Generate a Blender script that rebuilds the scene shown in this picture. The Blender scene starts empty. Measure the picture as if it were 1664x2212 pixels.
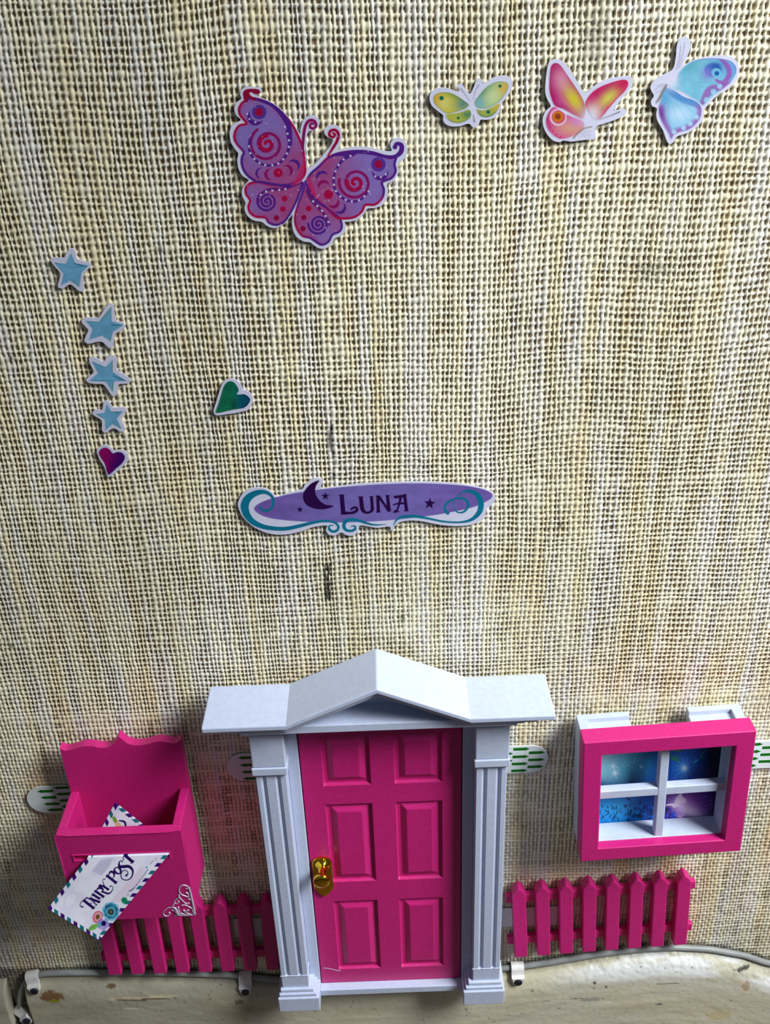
import bpy, bmesh, math, random
import numpy as np
from mathutils import Vector, Matrix

# ------------------------------------------------------------------ camera, sky, lamps, exposure
SC = bpy.context.scene
COL = SC.collection
MM = 0.001

cam_d = bpy.data.cameras.new('camera')
cam = bpy.data.objects.new('camera', cam_d)
COL.objects.link(cam)
SC.camera = cam
PITCH, ROLL, FOCAL_PX = math.radians(28.9), math.radians(2.15), 2150.0
Fv = Vector((0, math.cos(PITCH), -math.sin(PITCH)))
U0 = Vector((0, math.sin(PITCH), math.cos(PITCH)))
R0 = Vector((1, 0, 0))
Rv = R0 * math.cos(ROLL) - U0 * math.sin(ROLL)
Uv = U0 * math.cos(ROLL) + R0 * math.sin(ROLL)
rot = Matrix((Rv, Uv, -Fv)).transposed()
cam.matrix_world = Matrix.Translation((0, -0.280, 0.470)) @ rot.to_4x4()
cam_d.sensor_fit = 'VERTICAL'
cam_d.sensor_height = 36.0
cam_d.lens = FOCAL_PX / 2212.0 * 36.0
cam_d.clip_start = 0.01
cam_d.clip_end = 50

w = bpy.data.worlds.new('world')
SC.world = w
w.use_nodes = True
bg = w.node_tree.nodes['Background']
bg.inputs[0].default_value = (0.70, 0.82, 1.0, 1)
bg.inputs[1].default_value = 0.12


def area(name, loc, target, sx, sy, power, col, spread=180):
    l = bpy.data.lights.new(name, 'AREA')
    l.shape = 'RECTANGLE'
    l.size, l.size_y = sx, sy
    l.energy = power
    l.color = col
    l.spread = math.radians(spread)     # narrowed beam, added to darken the wall's left side
    o = bpy.data.objects.new(name, l)
    COL.objects.link(o)
    o.location = loc
    o.rotation_euler = (Vector(target) - Vector(loc)).to_track_quat('-Z', 'Y').to_euler()
    return o


# daylight from the room's window, up and to the right of the wall
area('window_daylight', (0.50, -0.29, 0.78), (0.14, 0.0, 0.30), 0.26, 0.34, 1.95, (0.93, 0.97, 1.0), 70)

vs = SC.view_settings
SC.display_settings.display_device = 'sRGB'
vs.view_transform = 'Standard'
vs.look = 'None'
vs.gamma = 1.0
vs.exposure = 0.0
vs.use_curve_mapping = False


# ------------------------------------------------------------------ helpers
def lin(c):
    c = np.asarray(c, float) / 255.0
    return np.where(c <= 0.04045, c / 12.92, ((c + 0.055) / 1.055) ** 2.4)


def rgb(*c):
    return tuple(lin(c)) + (1.0,)


def mat(name, col=None, rough=0.5, metal=0.0, attr=False, noise=None, bump=None, spec=0.5, coat=0.0, sss=0.0):
    m = bpy.data.materials.new(name)
    m.use_nodes = True
    nt = m.node_tree
    b = nt.nodes['Principled BSDF']
    b.inputs['Roughness'].default_value = rough
    b.inputs['Metallic'].default_value = metal
    b.inputs['Specular IOR Level'].default_value = spec
    b.inputs['Coat Weight'].default_value = coat
    if sss:
        b.inputs['Subsurface Weight'].default_value = sss
        b.inputs['Subsurface Radius'].default_value = (1, 0.4, 0.6)
        b.inputs['Subsurface Scale'].default_value = 0.0015
    src = None
    if attr:
        a = nt.nodes.new('ShaderNodeAttribute')
        a.attribute_name = 'Col'
        src = a.outputs['Color']
    tc = nt.nodes.new('ShaderNodeTexCoord')
    if noise:
        col2, scale, lo, hi = noise
        n = nt.nodes.new('ShaderNodeTexNoise')
        n.inputs['Scale'].default_value = scale
        n.inputs['Detail'].default_value = 4
        nt.links.new(tc.outputs['Object'], n.inputs['Vector'])
        r = nt.nodes.new('ShaderNodeMapRange')
        r.inputs[1].default_value = lo
        r.inputs[2].default_value = hi
        nt.links.new(n.outputs['Fac'], r.inputs[0])
        mx = nt.nodes.new('ShaderNodeMixRGB')
        nt.links.new(r.outputs[0], mx.inputs[0])
        if src:
            nt.links.new(src, mx.inputs[1])
        else:
            mx.inputs[1].default_value = col
        mx.inputs[2].default_value = col2
        src = mx.outputs[0]
    if src:
        nt.links.new(src, b.inputs['Base Color'])
    else:
        b.inputs['Base Color'].default_value = col
    if bump:
        scale, strength, dist = bump
        n = nt.nodes.new('ShaderNodeTexNoise')
        n.inputs['Scale'].default_value = scale
        n.inputs['Detail'].default_value = 3
        nt.links.new(tc.outputs['Object'], n.inputs['Vector'])
        bp = nt.nodes.new('ShaderNodeBump')
        bp.inputs['Strength'].default_value = strength
        bp.inputs['Distance'].default_value = dist
        nt.links.new(n.outputs['Fac'], bp.inputs['Height'])
        nt.links.new(bp.outputs[0], b.inputs['Normal'])
    return m


PINK = mat('pink_plastic', rgb(204, 34, 122), 0.42, noise=(rgb(195, 29, 114), 900, 0.35, 0.65),
           bump=(2600, 0.25, 0.0001), sss=0.05)
WHITE = mat('white_plastic', rgb(196, 205, 226), 0.4, noise=(rgb(188, 198, 222), 500, 0.35, 0.65),
            bump=(2400, 0.12, 0.0001))
GREYW = mat('grey_white_plastic', rgb(192, 202, 218), 0.45, noise=(rgb(184, 196, 214), 500, 0.35, 0.65))
GOLD = mat('gold_metal', rgb(226, 186, 44), 0.10, metal=1.0)
SILVER = mat('silver_metal', rgb(206, 192, 212), 0.32, metal=0.25, noise=(rgb(196, 182, 204), 900, 0.35, 0.65))
PAPER = mat('sticker_paper', rgb(214, 214, 234), 0.42, noise=(rgb(208, 208, 230), 300, 0.35, 0.65))
PRINT = mat('sticker_print', rough=0.42, attr=True, spec=0.22)
WEAVE = mat('painted_weave', rough=0.62, attr=True, bump=(5200, 0.25, 0.0001), spec=0.4)
SKIRT = mat('old_gloss_paint', rough=0.45, attr=True, bump=(420, 0.3, 0.0005))
CABLE = mat('grey_cable', rgb(150, 152, 150), 0.45, noise=(rgb(134, 136, 134), 120, 0.35, 0.65))
CLIP = mat('clip_plastic', rgb(232, 230, 226), 0.45, noise=(rgb(222, 220, 214), 600, 0.35, 0.65))
NAIL = mat('nail_head', rgb(46, 54, 66), 0.45, metal=0.6, noise=(rgb(36, 42, 52), 900, 0.35, 0.65))
TAPE = mat('adhesive_tape', rgb(226, 234, 232), 0.35, noise=(rgb(220, 228, 228), 300, 0.35, 0.65))
ARROW = mat('green_arrow_ink', rgb(8, 112, 22), 0.4, noise=(rgb(4, 100, 16), 600, 0.35, 0.65))
FLOOR = mat('floor_board', rgb(110, 84, 58), 0.5, noise=(rgb(84, 62, 42), 30, 0.3, 0.7))


def tag(o, label=None, cat=None, group=None, kind=None):
    if label and not kind: kind = 'thing'
    if label: o['label'] = label
    if cat: o['category'] = cat
    if group: o['group'] = group
    if kind: o['kind'] = kind
    return o


def empty(name, x, d, z, label=None, cat=None, group=None):
    o = bpy.data.objects.new(name, None)
    o.empty_display_size = 0.01
    COL.objects.link(o)
    o.location = (x * MM, -d * MM, z * MM)
    bpy.context.view_layer.update()
    return tag(o, label, cat, group)


def base(parent):
    """world origin of the thing a part belongs to, in mm"""
    x = z = d = 0.0
    p = parent
    while p is not None:
        x += p.location.x; d += -p.location.y; z += p.location.z
        p = p.parent
    return Vector((x / MM, -d / MM, z / MM))


def mesh_obj(name, verts, faces, m, parent=None, smooth=False, origin=None, colors=None):
    """verts in world mm; the object gets the origin of its thing"""
    v = np.asarray(verts, float)
    off = Vector((0, 0, 0))
    if parent is not None:
        off = base(parent)
    if origin is not None:
        off = Vector(origin)
    v = (v - np.array(off)) * MM
    me = bpy.data.meshes.new(name)
    me.from_pydata(v.tolist(), [], faces)
    me.update()
    finish(me, m, smooth, colors)
    o = bpy.data.objects.new(name, me)
    COL.objects.link(o)
    if parent is not None:
        o.parent = parent
    else:
        o.location = off * MM
    return o


def finish(me, m, smooth, colors):
    if m: me.materials.append(m)
    if smooth:
        me.polygons.foreach_set('use_smooth', np.ones(len(me.polygons), bool))
    if colors is not None:
        a = me.color_attributes.new('Col', 'FLOAT_COLOR', 'POINT')
        c = np.ones((len(me.vertices), 4), np.float32)
        c[:, :3] = colors
        a.data.foreach_set('color', c.ravel())


def big_mesh(name, v, quads, m, smooth=True, colors=None):
    """fast numpy mesh; v already in metres"""
    me = bpy.data.meshes.new(name)
    n = len(quads)
    me.vertices.add(len(v))
    me.vertices.foreach_set('co', np.asarray(v, np.float32).ravel())
    me.loops.add(n * 4)
    me.loops.foreach_set('vertex_index', np.asarray(quads, np.int32).ravel())
    me.polygons.add(n)
    me.polygons.foreach_set('loop_start', np.arange(0, n * 4, 4, dtype=np.int32))
    me.update(calc_edges=True)
    me.validate()
    finish(me, m, smooth, colors)
    return me


def bevel(o, width, seg=2, angle=35):
    b = o.modifiers.new('bevel', 'BEVEL')
    b.width = width * MM
    b.segments = seg
    b.limit_method = 'ANGLE'
    b.angle_limit = math.radians(angle)
    b.harden_normals = False
    return o


def prism(pts, d0, d1):
    """outline in (x,z) extruded from depth d0 (near the wall) to d1 (towards the room)"""
    if sum(pts[i][0] * pts[(i + 1) % len(pts)][1] - pts[(i + 1) % len(pts)][0] * pts[i][1] for i in range(len(pts))) < 0:
        pts = pts[::-1]
    n = len(pts)
    v = [(x, -d0, z) for x, z in pts] + [(x, -d1, z) for x, z in pts]
    f = [list(range(n))[::-1], list(range(n, 2 * n))]
    # front face (towards -y) must be counter-clockwise seen from -y
    f = [[i for i in range(n)][::-1], [n + i for i in range(n)]]
    for i in range(n):
        j = (i + 1) % n
        f.append([i, j, n + j, n + i])
    return v, f


def join(*vf):
    V, F = [], []
    for v, f in vf:
        k = len(V)
        V += list(v)
        F += [[i + k for i in q] for q in f]
    return V, F


def box(x0, x1, d0, d1, z0, z1):
    return prism([(x0, z0), (x1, z0), (x1, z1), (x0, z1)], d0, d1)


def turn(vf, cx, cz, deg):
    a = math.radians(deg)
    c, s = math.cos(a), math.sin(a)
    return [(cx + (x - cx) * c - (z - cz) * s, y, cz + (x - cx) * s + (z - cz) * c) for x, y, z in vf[0]], vf[1]


def tube(path, radii, seg=12, caps=True):
    P = [Vector(p) for p in path]
    if not hasattr(radii, '__len__'):
        radii = [radii] * len(P)
    V, F = [], []
    ref = Vector((0, 1, 0.01)).normalized()
    for i, p in enumerate(P):
        t = (P[min(i + 1, len(P) - 1)] - P[max(i - 1, 0)]).normalized()
        a = ref - t * ref.dot(t)
        if a.length < 1e-4:
            a = Vector((0, 0, 1)) - t * t.z
        a.normalize()
        b = t.cross(a)
        for k in range(seg):
            q = 2 * math.pi * k / seg
            V.append(tuple(p + (a * math.cos(q) + b * math.sin(q)) * radii[i]))
    for i in range(len(P) - 1):
        for k in range(seg):
            l = (k + 1) % seg
            F.append([i * seg + k, i * seg + l, (i + 1) * seg + l, (i + 1) * seg + k])
    if caps:
        F.append(list(range(seg))[::-1])
        F.append([(len(P) - 1) * seg + k for k in range(seg)])
    return V, F


def smooth_line(pts, n=8, closed=False):
    P = np.asarray(pts, float)
    m = len(P)
    out = []
    rng = range(m) if closed else range(m - 1)
    for i in rng:
        if closed:
            p0, p1, p2, p3 = P[(i - 1) % m], P[i], P[(i + 1) % m], P[(i + 2) % m]
        else:
            p0, p1, p2, p3 = P[max(i - 1, 0)], P[i], P[i + 1], P[min(i + 2, m - 1)]
        for k in range(n):
            t = k / n
            out.append(0.5 * ((2 * p1) + (-p0 + p2) * t + (2 * p0 - 5 * p1 + 4 * p2 - p3) * t * t + (-p0 + 3 * p1 - 3 * p2 + p3) * t ** 3))
    if not closed:
        out.append(P[-1])
    return np.array(out)


_rs = np.random.RandomState(5)
_lat = _rs.rand(256, 256)


def vnoise(x, y):
    xi, yi = np.floor(x).astype(int), np.floor(y).astype(int)
    fx, fy = x - xi, y - yi
    fx = fx * fx * (3 - 2 * fx)
    fy = fy * fy * (3 - 2 * fy)
    g = lambda i, j: _lat[i & 255, j & 255]
    return (g(xi, yi) * (1 - fx) + g(xi + 1, yi) * fx) * (1 - fy) + (g(xi, yi + 1) * (1 - fx) + g(xi + 1, yi + 1) * fx) * fy


def fbm(x, y, o=4):
    s, a, t = 0, 0.5, 0
    for k in range(o):
        s = s + a * vnoise(x * 2 ** k + 17 * k, y * 2 ** k + 31 * k)
        t += a
        a *= 0.5
    return s / t


def sst(a, b, x):
    t = np.clip((x - a) / (b - a), 0, 1)
    return t * t * (3 - 2 * t)


class Art:
    """flat artwork painted on the points of a print sheet (units of the artwork)"""

    def __init__(self, P, bgcol):
        self.P = P
        self.c = np.tile(lin(bgcol), (len(P), 1))
        self.id = np.zeros(len(P), int)
        self.k = 0.9

    def put(self, m, col, pid=None, alpha=1.0, region=None):
        m = m * alpha
        if region is not None:
            m = m * region
        col = np.asarray(col, float)
        if col.ndim == 1:
            col = lin(col)
        self.c = self.c * (1 - m[:, None]) + col * m[:, None]
        if pid is not None:
            self.id[m > 0.4] = pid

    def seg_dist(self, L):
        P = self.P
        best = np.full(len(P), 1e9)
        tt = np.zeros(len(P))
        for i in range(len(L) - 1):
            a, b = L[i], L[i + 1]
            e = b - a
            l2 = max(e @ e, 1e-9)
            t = np.clip(((P - a) @ e) / l2, 0, 1)
            dd = np.hypot(P[:, 0] - a[0] - t * e[0], P[:, 1] - a[1] - t * e[1])
            q = dd < best
            best[q] = dd[q]
            tt[q] = i + t[q]
        return best, tt

    def inside(self, L):
        P = self.P
        r = np.zeros(len(P), bool)
        n = len(L)
        for i in range(n):
            x0, y0 = L[i]
            x1, y1 = L[(i + 1) % n]
            if y0 == y1:
                continue
            q = ((y0 > P[:, 1]) != (y1 > P[:, 1])) & (P[:, 0] < (x1 - x0) * (P[:, 1] - y0) / (y1 - y0) + x0)
            r ^= q
        return r

    def poly(self, pts, soft=3.0, smooth=True):
        L = smooth_line(pts, 5, True) if smooth else np.asarray(pts, float)
        ins = self.inside(L)
        near = (self.P[:, 0] > L[:, 0].min() - 4 * soft) & (self.P[:, 0] < L[:, 0].max() + 4 * soft) & \
               (self.P[:, 1] > L[:, 1].min() - 4 * soft) & (self.P[:, 1] < L[:, 1].max() + 4 * soft)
        sd = np.full(len(self.P), -1e9)
        if near.any():
            sub = Art.__new__(Art)
            sub.P = self.P[near]
            dd, _ = sub.seg_dist(np.vstack([L, L[:1]]))
            sd[near] = np.where(ins[near], dd, -dd)
        self.sd = sd
        return sst(-soft, soft, sd)

    def line(self, pts, widths, soft=3.0, smooth=True, n=6):
        pts = np.asarray(pts, float)
        if not hasattr(widths, '__len__'):
            widths = [widths] * len(pts)
        if smooth and len(pts) > 2:
            L = smooth_line(np.column_stack([pts, widths]), n)
        else:
            L = np.column_stack([pts, widths])
        wmax = L[:, 2].max() / 2 + 3 * soft
        near = (self.P[:, 0] > L[:, 0].min() - wmax) & (self.P[:, 0] < L[:, 0].max() + wmax) & \
               (self.P[:, 1] > L[:, 1].min() - wmax) & (self.P[:, 1] < L[:, 1].max() + wmax)
        m = np.zeros(len(self.P))
        if near.any():
            sub = Art.__new__(Art)
            sub.P = self.P[near]
            dd, t = sub.seg_dist(L[:, :2])
            i = np.minimum(t.astype(int), len(L) - 2)
            wd = L[i, 2] + (L[i + 1, 2] - L[i, 2]) * (t - i)
            m[near] = sst(-soft, soft, wd / 2 - dd)
            self.t = np.zeros(len(self.P))
            self.t[near] = t / (len(L) - 1)
        return m

    def dot(self, x, y, r, soft=3.0, ry=None, ang=0):
        dx, dy = self.P[:, 0] - x, self.P[:, 1] - y
        if ry:
            a = math.radians(ang)
            dx, dy = dx * math.cos(a) + dy * math.sin(a), (-dx * math.sin(a) + dy * math.cos(a)) * r / ry
        return sst(-soft, soft, r - np.hypot(dx, dy))

    def blob(self, x, y, r, ry=None, ang=0):
        dx, dy = self.P[:, 0] - x, self.P[:, 1] - y
        if ry:
            a = math.radians(ang)
            dx, dy = dx * math.cos(a) + dy * math.sin(a), (-dx * math.sin(a) + dy * math.cos(a)) * r / ry
        return np.exp(-(dx * dx + dy * dy) / (r * r))

    def star(self, x, y, r, soft=2.5, rot=-90, inner=0.42):
        pts = [(x + (r if k % 2 == 0 else r * inner) * math.cos(math.radians(rot + 36 * k)),
                y + (r if k % 2 == 0 else r * inner) * math.sin(math.radians(rot + 36 * k))) for k in range(10)]
        return self.poly(pts, soft, False)

    def spiral(self, x, y, r0, r1, turns, start, wd, soft=3.0, sy=1.0):
        n = int(24 * turns)
        pts, ws = [], []
        for k in range(n + 1):
            t = k / n
            r = r0 + (r1 - r0) * t
            a = math.radians(start) + 2 * math.pi * turns * t
            pts.append((x + r * math.cos(a), y + r * sy * math.sin(a)))
            ws.append(wd)
        return self.line(pts, ws, soft, False)


def hmap(h, P):
    x, y = P[:, 0] / 1000.0, P[:, 1] / 1000.0
    q = h[6] * x + h[7] * y + 1
    return np.column_stack([(h[0] * x + h[1] * y + h[2]) / q, (h[3] * x + h[4] * y + h[5]) / q])


def grid_points(x0, y0, x1, y1, step):
    nx, ny = int((x1 - x0) / step) + 2, int((y1 - y0) / step) + 2
    X, Y = np.meshgrid(x0 + np.arange(nx) * step, y0 + np.arange(ny) * step)
    return np.column_stack([X.ravel(), Y.ravel()]), nx, ny


def cells(sel, nx, ny):
    S = sel.reshape(ny, nx)
    full = S[:-1, :-1] & S[1:, :-1] & S[:-1, 1:] & S[1:, 1:]
    j, i = np.nonzero(full)
    a = j * nx + i
    return np.column_stack([a, a + nx, a + nx + 1, a + 1])


def compact(v3, quads, col):
    u, inv = np.unique(quads.ravel(), return_inverse=True)
    return v3[u], inv.reshape(-1, 4), col[u]


D_STICK = 1.12


def sticker(name, label, cat, h, outline, paint, names, step, group=None, thick=0.3):
    """paper outline with thickness (the thing) + printed parts lying on it"""
    L = smooth_line(outline, 4, True)
    W = hmap(h, L)
    v, f = prism([tuple(p) for p in W], D_STICK, D_STICK + thick)
    c = W.mean(axis=0)
    o = mesh_obj(name, v, f, PAPER, origin=(c[0], -D_STICK, c[1]))
    tag(o, label, cat, group)
    P, nx, ny = grid_points(L[:, 0].min(), L[:, 1].min(), L[:, 0].max(), L[:, 1].max(), step)
    A = Art(P, (214, 214, 234))
    ins = A.poly(outline, 1.0)
    sd = A.sd.copy()
    paint(A)
    w2 = hmap(h, P)
    for pid, nm in enumerate(names, 1):
        sel = np.zeros(len(P), bool)
        I = A.id.reshape(ny, nx)
        q = np.maximum(np.maximum(I[:-1, :-1], I[1:, :-1]), np.maximum(I[:-1, 1:], I[1:, 1:]))
        okk = (sd > 1.5).reshape(ny, nx)
        okc = okk[:-1, :-1] & okk[1:, :-1] & okk[:-1, 1:] & okk[1:, 1:]
        j, i = np.nonzero((q == pid) & okc)
        if len(j) == 0:
            continue
        a = j * nx + i
        quads = np.column_stack([a, a + nx, a + nx + 1, a + 1])
        v3 = np.column_stack([(w2[:, 0] - c[0]) * MM, np.full(len(P), -(thick + 0.03) * MM), (w2[:, 1] - c[1]) * MM])
        vv, qq, cc = compact(v3, quads, A.c)
        me = big_mesh(nm, vv, qq, PRINT, True, cc)
        po = bpy.data.objects.new(nm, me)
        COL.objects.link(po)
        po.parent = o
    return o


# ------------------------------------------------------------------ the wall: a painted woven wall covering, thread by thread
def cable_z(x):
    xs = [-190, -152, -144, -125, -100, -73, -54, 0, 47, 53, 63, 74, 88, 102, 116, 131, 146, 157, 185]
    zs = [98.5, 98.5, 98.6, 97.7, 96.0, 93.0, 88.8, 88.5, 91.0, 91.8, 93.5, 95.8, 98.4, 99.9, 100.2, 98.1, 93.4, 87.6, 80]
    return np.interp(x, xs, zs)


RS = np.random.RandomState(11)


def build_wall():
    PX = 1.48
    NC = 440
    cx = np.cumsum(PX * (1 + 0.12 * RS.randn(NC).clip(-1.6, 1.6)))
    cx -= cx[NC // 2]
    zz = [78.0]
    while zz[-1] < 600:
        zc = zz[-1]
        zz.append(zc + (1.78 + 0.36 * min(max((zc - 120) / 330, 0), 1.2)) * (1 + 0.10 * RS.randn()))
    rz = np.array(zz)
    NR = len(rz)
    wc = 0.315 + 0.03 * RS.randn(NC)[:, None] + 0.07 * (fbm(np.arange(NC)[:, None] * 0.9 + np.zeros((1, NR)), np.arange(NR)[None] * 0.23 + 3, 2) - 0.5) * 2
    wr = 0.26 + 0.03 * RS.randn(NR)[None] + 0.11 * (fbm(np.arange(NC)[:, None] * 0.25 + 40, np.arange(NR)[None] * 0.9 + np.zeros((NC, 1)), 2) - 0.5) * 2
    wc = wc.clip(0.2, 0.47)
    wr = wr.clip(0.17, 0.42)
    loose = 0.10 * RS.randn(NC, NR)
    stripe = fbm(np.arange(NC)[:, None] * 0.42 + 5, np.arange(NR)[None] * 0.045 + 9, 3) - 0.5
    patch = fbm(np.arange(NC)[:, None] * 0.05 + 60, np.arange(NR)[None] * 0.035 + 80, 3) - 0.5
    kn = RS.rand(NC, NR)
    Vs, Qs, Cs = [], [], []
    tot = 0
    B = 8

    def res(x, z):
        # finer threads where the photograph looks at the wall from nearer
        half_l, half_r = np.interp(z, [60, 470], [190, 102]), np.interp(z, [60, 470], [176, 112])
        if z < 84 or z > 474 or x < -half_l - 6 or x > half_r + 6:
            return 2
        return 5 if z > 230 else 4

    cream = lin((230, 223, 194))
    yellow = lin((226, 208, 158))
    bluish = lin((222, 220, 222))
    back = lin((128, 108, 76))
    for i0 in range(0, NC, B):
        for j0 in range(0, NR, B):
            i1, j1 = min(i0 + B, NC), min(j0 + B, NR)
            n = res(cx[(i0 + i1) // 2 - 1] + 0.7, rz[(j0 + j1) // 2 - 1] + 1)
            if abs(cx[i0]) > 320:
                continue
            nu, nv = (i1 - i0) * n + 1, (j1 - j0) * n + 1
            c = i0 - 0.5 + np.arange(nu) / n
            r = j0 - 0.5 + np.arange(nv) / n
            Cc, Rr = np.meshgrid(c, r)
            ii = np.clip(np.floor(Cc + 0.5).astype(int), 0, NC - 1)
            jj = np.clip(np.floor(Rr + 0.5).astype(int), 0, NR - 1)
            a, b = Cc - ii, Rr - jj
            a = np.where(ii == NC - 1, a.clip(-.5, .5), a)
            x = np.interp(Cc, np.arange(NC), cx) + 0.42 * (vnoise(Cc * 0.9 + 3, Rr * 0.45) - 0.5) + 1.6 * (vnoise(Cc * 0.06, Rr * 0.05) - 0.5)
            z = np.interp(Rr, np.arange(NR), rz) + 0.5 * (vnoise(Cc * 0.45 + 9, Rr * 0.9 + 4) - 0.5) + 2.0 * (vnoise(Cc * 0.05 + 30, Rr * 0.05) - 0.5)
            R_ = 0.40
            A_ = 0.20
            pa = np.sqrt(np.clip(1 - (a / wc[ii, jj]) ** 2, 0, 1)) - 1
            pb = np.sqrt(np.clip(1 - (b / wr[ii, jj]) ** 2, 0, 1)) - 1
            hc = 0.06 + A_ * np.cos(math.pi * (Rr + ii)) + R_ * pa
            hr = -A_ * np.cos(math.pi * (Cc + jj)) * (1 + loose[ii, jj]) + R_ * 1.05 * pb
            hc = np.where(np.abs(a) < wc[ii, jj] * 1.0, hc, -9)
            hr = np.where(np.abs(b) < wr[ii, jj] * 1.0, hr, -9)
            h = np.maximum(np.maximum(hc, hr), -0.42)
            h = h + 0.05 * (vnoise(x * 3.1, z * 3.1) - 0.5)
            hgt = (h + 0.45).clip(0, 1.05)
            Vs.append(np.column_stack([x.ravel(), -hgt.ravel(), z.ravel()]) * MM)
            st = stripe[ii, jj] + 0.10 * (kn[ii, jj] - 0.5)
            ty = 0.5 * sst(0.05, 0.26, st)[..., None]
            tb = sst(0.03, 0.2, -st)[..., None]
            col = cream * (1 - ty) + yellow * ty
            col = col * (1 - 0.5 * tb) + bluish * 0.5 * tb
            col = col * (1 + 0.35 * patch[ii, jj][..., None] + 0.10 * (kn[ii, jj] - 0.5)[..., None])
            # red-brown stains low down, grey grime
            st2 = sst(0.55, 0.75, fbm(x * 0.06 + 3, z * 0.02 + 8, 3))[..., None] * sst(300, 200, z)[..., None]
            col = col * (1 - 0.16 * st2 * np.array([0.2, 1.0, 1.3]))
            g = sst(0.30, 0.06, hgt)[..., None]
            col = col * (1 - g) + back * (0.8 + 0.5 * kn[ii, jj][..., None]) * g
            # dark scuffs and scratches on the paint
            sc = np.zeros_like(x)
            sc = np.maximum(sc, 0.95 * sst(1.8, 0.7, np.abs(x + 20.0 - 0.06 * (z - 290))) * sst(280, 284, z) * sst(299, 295, z) * sst(0.2, 0.5, vnoise(x * 1.7, z * 0.8)))
            sc = np.maximum(sc, 0.9 * sst(0.9, 0.3, np.abs(x + 15.5 - 0.5 * np.sin(z * 0.4))) * sst(326, 330, z) * sst(351, 345, z) * sst(0.3, 0.5, vnoise(x, z * 0.35)))
            sc = np.maximum(sc, 0.5 * sst(0.5, 0.2, np.abs(x + 33.6 - 0.36 * (z - 263))) * sst(259, 261, z) * sst(268, 266, z))
            sc = np.maximum(sc, 0.45 * np.exp(-((x - 58) / 5) ** 2 - ((z - 452) / 8) ** 2))
            sc = np.maximum(sc, 0.4 * np.exp(-((x - 78) / 6) ** 2 - ((z - 391) / 3) ** 2))
            for px_, pz_ in ((-130, 268.7), (4.6, 274.2), (56.6, 308.3), (-108, 372), (-60, 402)):
                sc = np.maximum(sc, 0.8 * np.exp(-((x - px_) / 0.9) ** 2 - ((z - pz_) / 1.1) ** 2))
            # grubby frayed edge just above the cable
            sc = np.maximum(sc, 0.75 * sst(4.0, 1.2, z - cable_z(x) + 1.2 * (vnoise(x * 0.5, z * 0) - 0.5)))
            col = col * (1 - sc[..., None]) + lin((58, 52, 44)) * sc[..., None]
            Cs.append(col.reshape(-1, 3).clip(0, 1))
            k = tot + (np.arange(nv - 1)[:, None] * nu + np.arange(nu - 1)[None]).ravel()
            Qs.append(np.column_stack([k, k + 1, k + nu + 1, k + nu]))
            tot += nu * nv
    V, Q, Cl = np.vstack(Vs), np.vstack(Qs), np.vstack(Cs)
    # plain wall behind and around
    k = len(V)
    plate = []
    for (x0, x1, z0, z1) in ((-1500, -300, 0, 1800), (300, 1500, 0, 1800), (-300, 300, 590, 1800), (-300, 300, 0, 85)):
        plate += [(x0, -0.3, z0), (x1, -0.3, z0), (x1, -0.3, z1), (x0, -0.3, z1)]
    V = np.vstack([V, np.array(plate) * MM])
    Q = np.vstack([Q, k + np.arange(16).reshape(4, 4)])
    Cl = np.vstack([Cl, np.tile(lin((196, 190, 170)), (16, 1))])
    me = big_mesh('wall_back', V, Q, WEAVE, True, Cl)
    o = bpy.data.objects.new('wall_back', me)
    COL.objects.link(o)
    tag(o, kind='structure')


build_wall()


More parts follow.
